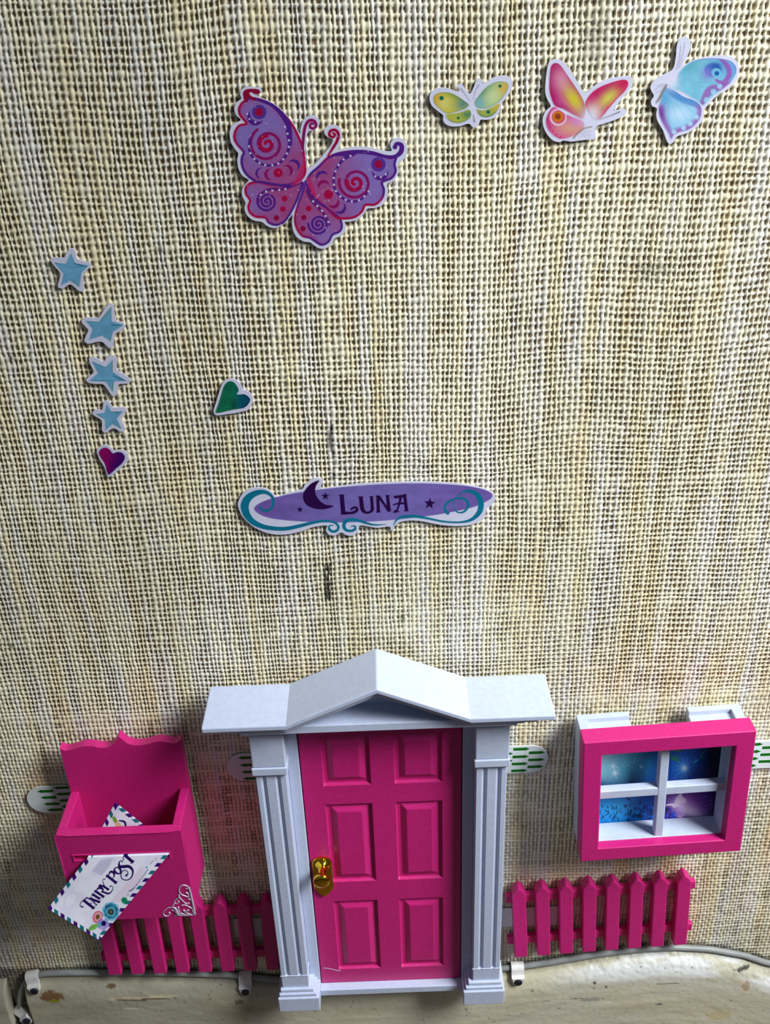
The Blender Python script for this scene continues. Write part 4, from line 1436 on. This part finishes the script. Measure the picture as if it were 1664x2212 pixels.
def paint_pink(A):
    x, y = A.P[:, 0], A.P[:, 1]
    n = fbm(x * 0.02, y * 0.02, 3)[:, None]
    rose, deep, yel = lin((188, 66, 132)), (170, 12, 92), (206, 192, 48)
    m = A.poly([(135, 262), (165, 225), (205, 240), (255, 310), (310, 390), (360, 470), (385, 530), (390, 590), (370, 632), (300, 602), (230, 562), (170, 540), (140, 480), (125, 400)], 4)
    A.put(m, rose * (0.85 + 0.3 * n), 1); A.put(sst(46, 8, A.sd), deep, None, 0.85, m * sst(640, 480, y)); A.put(A.blob(160, 260, 70, 50), deep, None, 0.9, m)
    A.put(A.blob(215, 350, 60, 90), (214, 140, 170), None, 0.8, m); A.put(A.blob(305, 490, 50, 110, -32), yel, None, 1.0, m); A.put(A.blob(150, 470, 50, 90), deep, None, 0.6, m)
    A.put(A.line([(220, 440), (270, 520), (340, 600)], [10, 8, 4], 5), (206, 110, 60), None, 0.8, m)
    m = A.poly([(100, 640), (125, 580), (165, 545), (230, 590), (310, 625), (375, 650), (380, 692), (340, 735), (270, 770), (205, 780), (150, 750), (110, 700)], 4)
    A.put(m, lin((204, 84, 146)) * (0.85 + 0.3 * n), 2); A.put(A.blob(290, 700, 120, 60), (212, 160, 120), None, 0.9, m); A.put(A.blob(120, 620, 40, 100), deep, None, 0.7, m); A.put(A.blob(330, 650, 60, 40), (206, 130, 190), None, 0.8, m)
    A.put(A.dot(190, 622, 62, 6), (228, 196, 214), None, 0.9, m); A.put(A.dot(192, 620, 50, 5), (196, 70, 110), None, 1, m); A.put(A.dot(188, 618, 40, 5), (206, 110, 30), None, 1, m); A.put(A.dot(188, 616, 22, 5), (130, 50, 30), None, 0.9, m)
    for (sx, sy) in ((130, 695), (150, 725), (175, 752), (205, 768)):
        A.put(A.dot(sx, sy, 10, 4), (204, 50, 110), None, 0.9, m)
    m = A.poly([(390, 540), (400, 490), (450, 430), (530, 385), (640, 350), (690, 350), (705, 380), (680, 430), (620, 490), (560, 560), (510, 620), (470, 640), (430, 600)], 4)
    A.put(m, lin((186, 34, 98)) * (0.85 + 0.3 * n), 3); A.put(A.blob(560, 480, 90, 42, -42), (204, 196, 84), None, 1.0, m); A.put(A.blob(660, 380, 60, 30, -40), (196, 16, 74), None, 0.8, m)
    A.put(A.blob(450, 580, 60), (222, 200, 190), None, 0.8, m); A.put(sst(16, 3, A.sd), (206, 30, 84), None, 0.6, m)
    A.put(A.line([(470, 600), (540, 530), (590, 470)], [4, 5, 3], 4), (170, 130, 50), None, 0.6, m)
    A.put(A.blob(425, 630, 60), (214, 218, 236), None, 1.0)
    A.put(A.line([(500, 635), (560, 615), (640, 582)], [4, 5, 9], 4), (110, 96, 110), 4)
    A.put(A.line([(305, 770), (330, 745), (380, 705), (440, 690)], [14, 12, 10, 8], 4), (150, 116, 92), 4, 0.9)
    for k in range(5):
        A.put(A.line([(350 + k * 18, 770), (375 + k * 14, 715)], [4, 3], 4), (170, 170, 186), 4, 0.6)


sticker('butterfly_sticker', 'small hot pink and yellow butterfly sticker, middle of the three in the top right', 'sticker',
        [34.5048, -1.29539, 41.8192, -2.18981, -58.3294, 453.214, -0.00224628, -0.0598333],
        [(112, 255), (130, 210), (170, 195), (215, 205), (265, 255), (320, 340), (372, 432), (400, 440), (450, 395), (540, 345), (640, 325), (710, 320), (738, 350), (730, 400), (690, 450), (640, 510), (600, 572), (620, 572), (660, 555), (690, 575),
         (672, 610), (610, 640), (540, 665), (478, 685), (462, 720), (460, 780), (400, 786), (330, 795), (285, 800), (230, 793), (200, 805), (150, 790), (105, 740), (80, 680), (80, 620), (105, 570), (136, 540), (110, 490), (95, 430), (100, 340)],
        paint_pink, ['upper_wing', 'lower_wing', 'upper_wing', 'antenna'], 4.2, 'small butterfly stickers in the top right')


def paint_blue(A):
    x, y = A.P[:, 0], A.P[:, 1]
    n = fbm(x * 0.015, y * 0.015, 3)[:, None]
    vio = (146, 80, 170)
    m = A.poly([(1075, 300), (1130, 240), (1210, 200), (1310, 190), (1400, 195), (1460, 215), (1495, 255), (1490, 310), (1450, 370), (1390, 420), (1320, 470), (1260, 530), (1235, 520), (1160, 470), (1090, 430), (1030, 410), (1010, 390), (1060, 350)], 4)
    A.put(m, lin((118, 184, 208)) * (0.82 + 0.36 * n), 1); A.put(A.blob(1460, 260, 70, 100), (100, 150, 210), None, 0.9, m); A.put(A.blob(1150, 250, 90, 40, -40), (84, 158, 176), None, 0.7, m)
    A.put(sst(10, 2, A.sd), (110, 90, 180), None, 0.8, m * sst(1150, 1250, x) * sst(330, 250, y))
    A.put(A.line([(1370, 195), (1420, 230), (1445, 290), (1430, 340), (1395, 370), (1350, 350)], [10, 34, 38, 36, 34, 20], 6), vio, None, 0.9, m)
    A.put(A.line([(1460, 365), (1380, 400), (1310, 420), (1270, 470), (1245, 520)], [20, 44, 60, 50, 30], 7), vio, None, 0.85, m)
    for (sx, sy, r) in ((1330, 435, 20), (1375, 395, 18), (1280, 495, 20)):
        A.put(A.dot(sx, sy, r, 7), (150, 200, 224), None, 0.9, m)
    A.put(A.dot(1325, 275, 62, 8, ry=52), (66, 110, 188), None, 0.95, m); A.put(A.blob(1290, 300, 46), (130, 110, 196), None, 0.8, m); A.put(A.blob(1350, 250, 50, 40), (34, 84, 160), None, 0.9, m)
    A.put(A.dot(1350, 296, 34, 6), (120, 186, 214), None, 0.9, m); A.put(A.dot(1354, 300, 18, 5), (20, 92, 160), None, 1, m)
    for k in range(8):
        b = math.radians(-28 + k * 10)
        A.put(A.line([(1060, 360), (1060 + 280 * math.cos(b), 360 + 280 * math.sin(b))], [2, 4], 4), (90, 150, 190), None, 0.35, m)
    m = A.poly([(930, 540), (960, 450), (985, 405), (1040, 425), (1110, 470), (1190, 500), (1235, 540), (1240, 600), (1210, 660), (1150, 710), (1080, 730), (1040, 750), (1020, 780), (1000, 740), (960, 670), (935, 610)], 4)
    A.put(m, lin((136, 192, 222)) * (0.85 + 0.3 * n), 2); A.put(A.line([(985, 410), (1060, 450), (1140, 490), (1230, 530)], [50, 80, 80, 50], 14), (70, 126, 190), None, 0.9, m)
    A.put(A.blob(970, 480, 50, 70), (80, 160, 206), None, 0.8, m); A.put(A.blob(1080, 600, 90, 60), (188, 218, 240), None, 0.9, m)
    A.put(sst(54, 16, A.sd + 10 * (n[:, 0] - 0.5)), vio, None, 0.85, m * sst(510, 560, y - 0.0 * x)); A.put(A.blob(945, 590, 40, 70), (112, 40, 140), None, 0.8, m)
    for (sx, sy) in ((1160, 670), (1205, 620), (1110, 700), (1040, 730)):
        A.put(A.dot(sx, sy, 17, 6), (170, 206, 232), None, 0.9, m)
    for k in range(5):
        b = math.radians(25 + k * 16)
        A.put(A.line([(1000, 430), (1000 + 250 * math.cos(b), 430 + 250 * math.sin(b))], [2, 3], 4), (110, 140, 190), None, 0.5, m)
    A.put(A.blob(1020, 365, 50), (218, 218, 238), None, 0.9)
    A.put(A.line([(985, 385), (960, 430), (935, 480), (912, 512)], [16, 20, 20, 12], 5), (112, 106, 108), 3, 0.9)
    for a in ([(905, 418), (940, 395), (975, 380)], [(910, 440), (945, 420), (975, 390)], [(920, 390), (960, 375)], [(1120, 75), (1110, 140), (1085, 220), (1060, 270)], [(1090, 100), (1085, 170), (1065, 240)], [(1105, 200), (1080, 255)]):
        A.put(A.line(a, 5, 4), (150, 148, 162), 3, 0.7)


sticker('butterfly_sticker', 'small pale blue and violet butterfly sticker, rightmost of the three in the top right', 'sticker',
        [34.5048, -1.29539, 41.8192, -2.18981, -58.3294, 453.214, -0.00224628, -0.0598333],
        [(1062, 95), (1085, 45), (1120, 30), (1155, 55), (1160, 110), (1132, 190), (1112, 238), (1180, 205), (1290, 178), (1390, 168), (1470, 185), (1510, 230), (1520, 290), (1490, 360), (1430, 420), (1360, 460), (1310, 510), (1262, 570), (1252, 640),
         (1200, 700), (1130, 740), (1060, 765), (1032, 808), (1005, 817), (985, 790), (960, 720), (920, 650), (910, 600), (914, 556), (880, 540), (873, 500), (893, 465), (875, 430), (868, 395), (893, 355), (960, 310), (1030, 270), (1052, 190)],
        paint_blue, ['upper_wing', 'lower_wing', 'antenna'], 4.2, 'small butterfly stickers in the top right')

HSTAR = [30.0482, -1.12807, -92.0376, -1.90698, -50.7956, 405.781, -0.00195615, -0.0521053]


def star_paint(pts, seed, edges):
    def f(A):
        x, y = A.P[:, 0], A.P[:, 1]
        n = fbm(x * 0.015 + seed, y * 0.015, 3)[:, None]
        m = A.poly(pts, 4, False)
        sd = A.sd.copy()
        A.put(m, lin((106, 166, 200)) * (0.78 + 0.44 * n), 1)
        A.put(sst(12, 2, sd), (66, 146, 170), None, 0.55, m * (0.3 + n[:, 0]))
        for (a, b, w_, c) in edges:
            A.put(A.line([a, ((a[0] + b[0]) / 2, (a[1] + b[1]) / 2 + 3), b], [w_ * 0.6, w_, w_ * 0.4], 4), c, None, 0.85)
    return f


DT, OL = (10, 104, 128), (96, 140, 110)
S1 = [(272, 112), (310, 205), (432, 225), (368, 290), (348, 422), (262, 365), (180, 408), (205, 300), (118, 200), (225, 210)]
S2 = [(642, 608), (645, 740), (752, 772), (655, 835), (635, 922), (555, 870), (438, 908), (470, 810), (408, 735), (525, 745)]
S3 = [(465, 1108), (590, 1160), (655, 1092), (655, 1205), (782, 1287), (668, 1290), (655, 1387), (590, 1292), (443, 1285), (520, 1215)]
S4 = [(600, 1498), (642, 1570), (748, 1565), (690, 1632), (737, 1727), (655, 1680), (588, 1737), (585, 1640), (503, 1590), (580, 1580)]
STARS = [
    (S1, [(250, 82), (275, 68), (305, 85), (325, 160), (380, 185), (435, 195), (455, 220), (440, 250), (388, 300), (385, 400), (390, 455), (360, 465), (330, 450), (265, 400), (205, 435), (170, 435), (150, 410), (172, 305), (130, 245), (88, 190), (95, 160), (130, 152), (205, 155), (225, 118)],
     'blue star sticker, topmost of the column at the left', [((300, 205), (420, 240), 12, DT), ((250, 240), (380, 240), 6, (70, 130, 150)), ((270, 345), (345, 412), 9, OL), ((120, 195), (150, 210), 8, (90, 90, 70))]),
    (S2, [(600, 595), (630, 575), (660, 590), (670, 660), (690, 733), (740, 745), (768, 775), (755, 810), (675, 862), (660, 960), (640, 985), (610, 975), (545, 925), (440, 945), (405, 935), (395, 905), (428, 830), (420, 805), (370, 750), (372, 725), (400, 705), (440, 703), (518, 708), (560, 655)],
     'blue star sticker with pale lower left arm, second from the top of the column', [((640, 772), (745, 772), 12, DT), ((640, 612), (540, 735), 14, OL), ((410, 735), (530, 748), 8, (40, 120, 140)), ((735, 790), (650, 850), 12, OL), ((640, 860), (632, 920), 10, OL)]),
    (S3, [(435, 1085), (455, 1068), (500, 1075), (568, 1108), (610, 1065), (655, 1052), (690, 1080), (690, 1160), (704, 1195), (770, 1235), (815, 1275), (810, 1300), (780, 1312), (708, 1322), (695, 1395), (675, 1422), (640, 1415), (572, 1322), (500, 1315), (440, 1305), (412, 1285), (425, 1255), (478, 1205), (450, 1140)],
     'blue star sticker with a long right arm, third from the top of the column', [((660, 1240), (775, 1285), 12, DT), ((440, 1285), (660, 1280), 8, (30, 120, 140)), ((465, 1110), (585, 1160), 8, (50, 130, 150)), ((650, 1100), (652, 1200), 9, OL), ((655, 1300), (655, 1385), 8, OL)]),
    (S4, [(570, 1490), (590, 1465), (620, 1475), (655, 1528), (720, 1530), (765, 1530), (780, 1555), (765, 1585), (728, 1635), (755, 1690), (768, 1735), (745, 1755), (710, 1745), (658, 1722), (600, 1760), (575, 1760), (555, 1735), (553, 1655), (500, 1615), (470, 1590), (480, 1560), (510, 1550), (556, 1552)],
     'small blue star sticker just above the purple heart', [((640, 1572), (735, 1570), 9, DT), ((500, 1588), (580, 1630), 8, OL), ((650, 1680), (730, 1720), 8, OL)]),
]
for i, (pp, oo, lab, ed) in enumerate(STARS):
    sticker('star_sticker', lab, 'sticker', HSTAR, oo, star_paint(pp, i * 7 + 1, ed), ['star_print'], 5.0, 'blue star stickers at the left')


def paint_pheart(A):
    x, y = A.P[:, 0], A.P[:, 1]
    m = A.poly([(525, 1950), (545, 1912), (590, 1898), (630, 1920), (655, 1950), (700, 1938), (745, 1950), (768, 1990), (745, 2040), (690, 2090), (622, 2148), (600, 2120), (580, 2050), (545, 1995)], 4)
    t = sst(560, 730, x + 0.3 * (y - 2000) + 60 * (fbm(x * 0.02, y * 0.02, 3) - 0.5))[:, None]
    A.put(m, lin((138, 6, 92)) * (1 - t) + lin((62, 6, 96)) * t, 1)


sticker('heart_sticker', 'small purple heart sticker at the foot of the blue stars', 'sticker', HSTAR,
        [(508, 1937), (520, 1905), (560, 1880), (610, 1878), (650, 1910), (672, 1928), (730, 1920), (775, 1940), (800, 1980), (790, 2030), (730, 2090), (670, 2140), (630, 2168), (605, 2165), (590, 2110), (565, 2060), (530, 2000)],
        paint_pheart, ['heart_print'], 5.0)


def paint_gheart(A):
    x, y = A.P[:, 0], A.P[:, 1]
    m = A.poly([(330, 1150), (360, 1050), (420, 880), (480, 680), (540, 480), (600, 370), (680, 305), (760, 295), (850, 330), (920, 420), (970, 520), (960, 590), (922, 650), (1000, 660), (1110, 655), (1200, 690), (1270, 760), (1290, 810), (1250, 910), (1180, 990), (1090, 1040), (960, 1065), (800, 1090), (620, 1130), (480, 1165), (370, 1175)], 12)
    sd = A.sd.copy()
    n = fbm(x * 0.006, y * 0.006, 4)[:, None]
    t = sst(760, 1100, x)[:, None]
    A.put(m, (lin((16, 106, 74)) * (1 - t) + lin((4, 80, 104)) * t) * (0.6 + 0.8 * n), 1)
    A.put(sst(70, 20, sd), (8, 22, 66), None, 0.7, m * sst(900, 1150, x)); A.put(A.blob(830, 900, 80, 130), (4, 60, 60), None, 0.7, m); A.put(A.blob(700, 430, 160), (4, 78, 64), None, 0.6, m)


sticker('heart_sticker', 'green watercolour heart sticker tilted on the wall between the stars and the name sign', 'sticker',
        [10.6807, -0.400978, -52.0211, -0.677843, -18.0555, 366.233, -0.00069532, -0.018521],
        [(280, 1160), (290, 1060), (340, 900), (400, 700), (470, 480), (540, 340), (620, 260), (740, 225), (860, 240), (960, 300), (1040, 400), (1090, 535), (1180, 550), (1290, 620), (1360, 730), (1365, 830), (1340, 960), (1270, 1060), (1180, 1110), (1000, 1150), (800, 1190), (600, 1215), (420, 1240), (330, 1230)],
        paint_gheart, ['heart_print'], 13.0)


def paint_luna(A):
    x, y = A.P[:, 0], A.P[:, 1]
    n = fbm(x * 0.02, y * 0.035, 4)[:, None]
    m = A.poly([(165, 245), (200, 210), (300, 175), (450, 145), (650, 120), (900, 100), (1150, 93), (1380, 103), (1510, 122), (1580, 148), (1590, 175), (1560, 200), (1480, 235), (1350, 265), (1200, 290), (1000, 312), (800, 325), (600, 328), (420, 320), (280, 305), (200, 280)], 2)
    t = np.clip(sst(700, 100, x) * 0.7 + sst(1000, 1500, x) * 0.5, 0, 1)[:, None]
    A.put(m, (lin((116, 102, 172)) * (1 - t) + lin((108, 76, 158)) * t) * (0.8 + 0.4 * n), 1)
    ink = (40, 6, 66)
    moon = A.poly([(555, 75), (505, 95), (465, 140), (457, 180), (475, 220), (520, 243), (580, 249), (630, 236), (636, 226), (590, 220), (552, 190), (531, 150), (535, 110)], 2)
    A.put(moon, ink, 2)
    A.put(A.star(591, 170, 26, 2), ink, 6); A.put(A.star(439, 250, 21, 2), ink, 7); A.put(A.star(1216, 214, 37, 2, -85), ink, 3)
    # LUNA; letters traced at four times the sticker's artwork scale
    C = lambda x_, y_: (554.7 + x_ / 4, 27.7 + y_ / 4)

    def pl(*pts, sm=False):
        A.put(A.poly([C(*p) for p in pts], 1.6, sm), ink, 4)

    def ln(pts, ws):
        A.put(A.line([C(*p) for p in pts], [q / 4 for q in ws], 1.6), ink, 4)
    pl((455, 532), (605, 525), (592, 560), (625, 935), (640, 1000), (500, 1020), (520, 985), (485, 560))
    ln([(600, 970), (700, 975), (800, 965), (880, 930), (905, 885), (875, 845), (815, 845), (770, 880)], [90, 62, 66, 74, 70, 60, 46, 56])
    pl((925, 578), (1060, 570), (1045, 610), (1078, 870), (980, 900), (945, 610))
    pl((1195, 570), (1305, 565), (1290, 600), (1310, 870), (1235, 880), (1212, 600))
    ln([(1030, 860), (1055, 920), (1120, 962), (1200, 955), (1262, 910), (1272, 850)], [92, 90, 60, 56, 76, 78])
    # N and A on the artwork itself
    q = lambda *p, sm=False: A.put(A.poly(list(p), 1.6, sm), ink, 4)
    q((892, 166), (918, 165), (914, 175), (919, 260), (922, 268), (894, 270), (898, 260), (896, 175))
    q((896, 170), (920, 168), (966, 240), (962, 262), (940, 225))
    q((948, 164), (978, 162), (973, 172), (985, 262), (965, 264), (958, 240), (955, 175))
    q((1058, 158), (1078, 156), (1076, 168), (1088, 252), (1090, 260), (1062, 263), (1066, 250), (1058, 172))
    q((1000, 168), (1064, 160), (1064, 178), (1042, 180), (1038, 190), (1030, 182), (1004, 184))
    A.put(A.line([(1042, 178), (1034, 215), (1022, 250), (1010, 262)], [16, 14, 12, 16], 1.6), ink, 4)
    A.put(A.line([(998, 222), (1030, 214), (1064, 214)], [8, 12, 12], 1.6), ink, 4)
    A.put(A.line([(1000, 266), (1030, 262)], 8, 1.6), ink, 4)
    te = lin((8, 112, 140)) * (0.8 + 0.4 * n)
    A.put(A.line([(200, 232), (212, 252), (245, 257), (272, 235), (280, 200), (265, 165), (225, 145), (175, 152), (130, 180), (108, 225), (118, 275), (150, 318), (205, 348), (270, 362), (350, 365), (430, 350), (520, 328), (595, 318), (645, 328),
                  (668, 348), (664, 372), (638, 382), (615, 368), (616, 348), (640, 344)],
                 [10, 14, 14, 14, 16, 18, 24, 34, 44, 50, 44, 36, 30, 26, 24, 22, 18, 14, 13, 16, 16, 16, 15, 10, 5], 2), te, 5)
    A.put(A.line([(745, 352), (765, 348), (770, 366), (745, 378), (715, 372), (702, 350), (712, 322), (745, 310), (790, 316), (840, 332), (890, 342), (960, 338)], [6, 10, 16, 16, 18, 22, 22, 20, 18, 14, 10, 3], 2), te, 8)
    A.put(A.line([(1000, 345), (1018, 312), (1055, 294), (1120, 290), (1200, 302), (1300, 322), (1400, 326), (1470, 308), (1515, 262), (1522, 205), (1500, 162), (1455, 140), (1405, 150), (1365, 185), (1355, 225), (1376, 262), (1415, 266), (1445, 235),
                  (1440, 200), (1405, 182), (1355, 190), (1318, 215), (1306, 248), (1325, 272)], [4, 12, 16, 18, 14, 12, 12, 20, 32, 36, 30, 20, 8, 6, 6, 8, 12, 16, 18, 14, 12, 14, 16, 20], 2), te, 9)


sticker('name_sticker', 'long purple name sign sticker reading LUNA with teal scrolls above the fairy door', 'sticker',
        [51.9027, -1.94854, -48.7099, -3.29396, -87.7402, 334.045, -0.00337889, -0.0900024],
        [(68, 230), (75, 190), (100, 150), (140, 125), (200, 118), (250, 130), (282, 158), (305, 172), (380, 148), (450, 130), (470, 100), (510, 72), (555, 62), (577, 80), (565, 122), (640, 115), (800, 95), (1000, 85), (1200, 83), (1380, 93), (1500, 113), (1580, 140), (1608, 170),
         (1600, 210), (1560, 242), (1545, 290), (1500, 330), (1420, 348), (1300, 345), (1150, 318), (1060, 320), (1012, 342), (1000, 375), (985, 372), (972, 352), (900, 360), (800, 345), (790, 380), (760, 405), (720, 405), (687, 388), (650, 405), (610, 400), (595, 370), (598, 346),
         (520, 355), (450, 380), (350, 400), (260, 395), (170, 360), (100, 300)],
        paint_luna, ['purple_band', 'moon', 'star', 'lettering', 'teal_scroll', 'star', 'star', 'teal_scroll', 'teal_scroll'], 2.1)
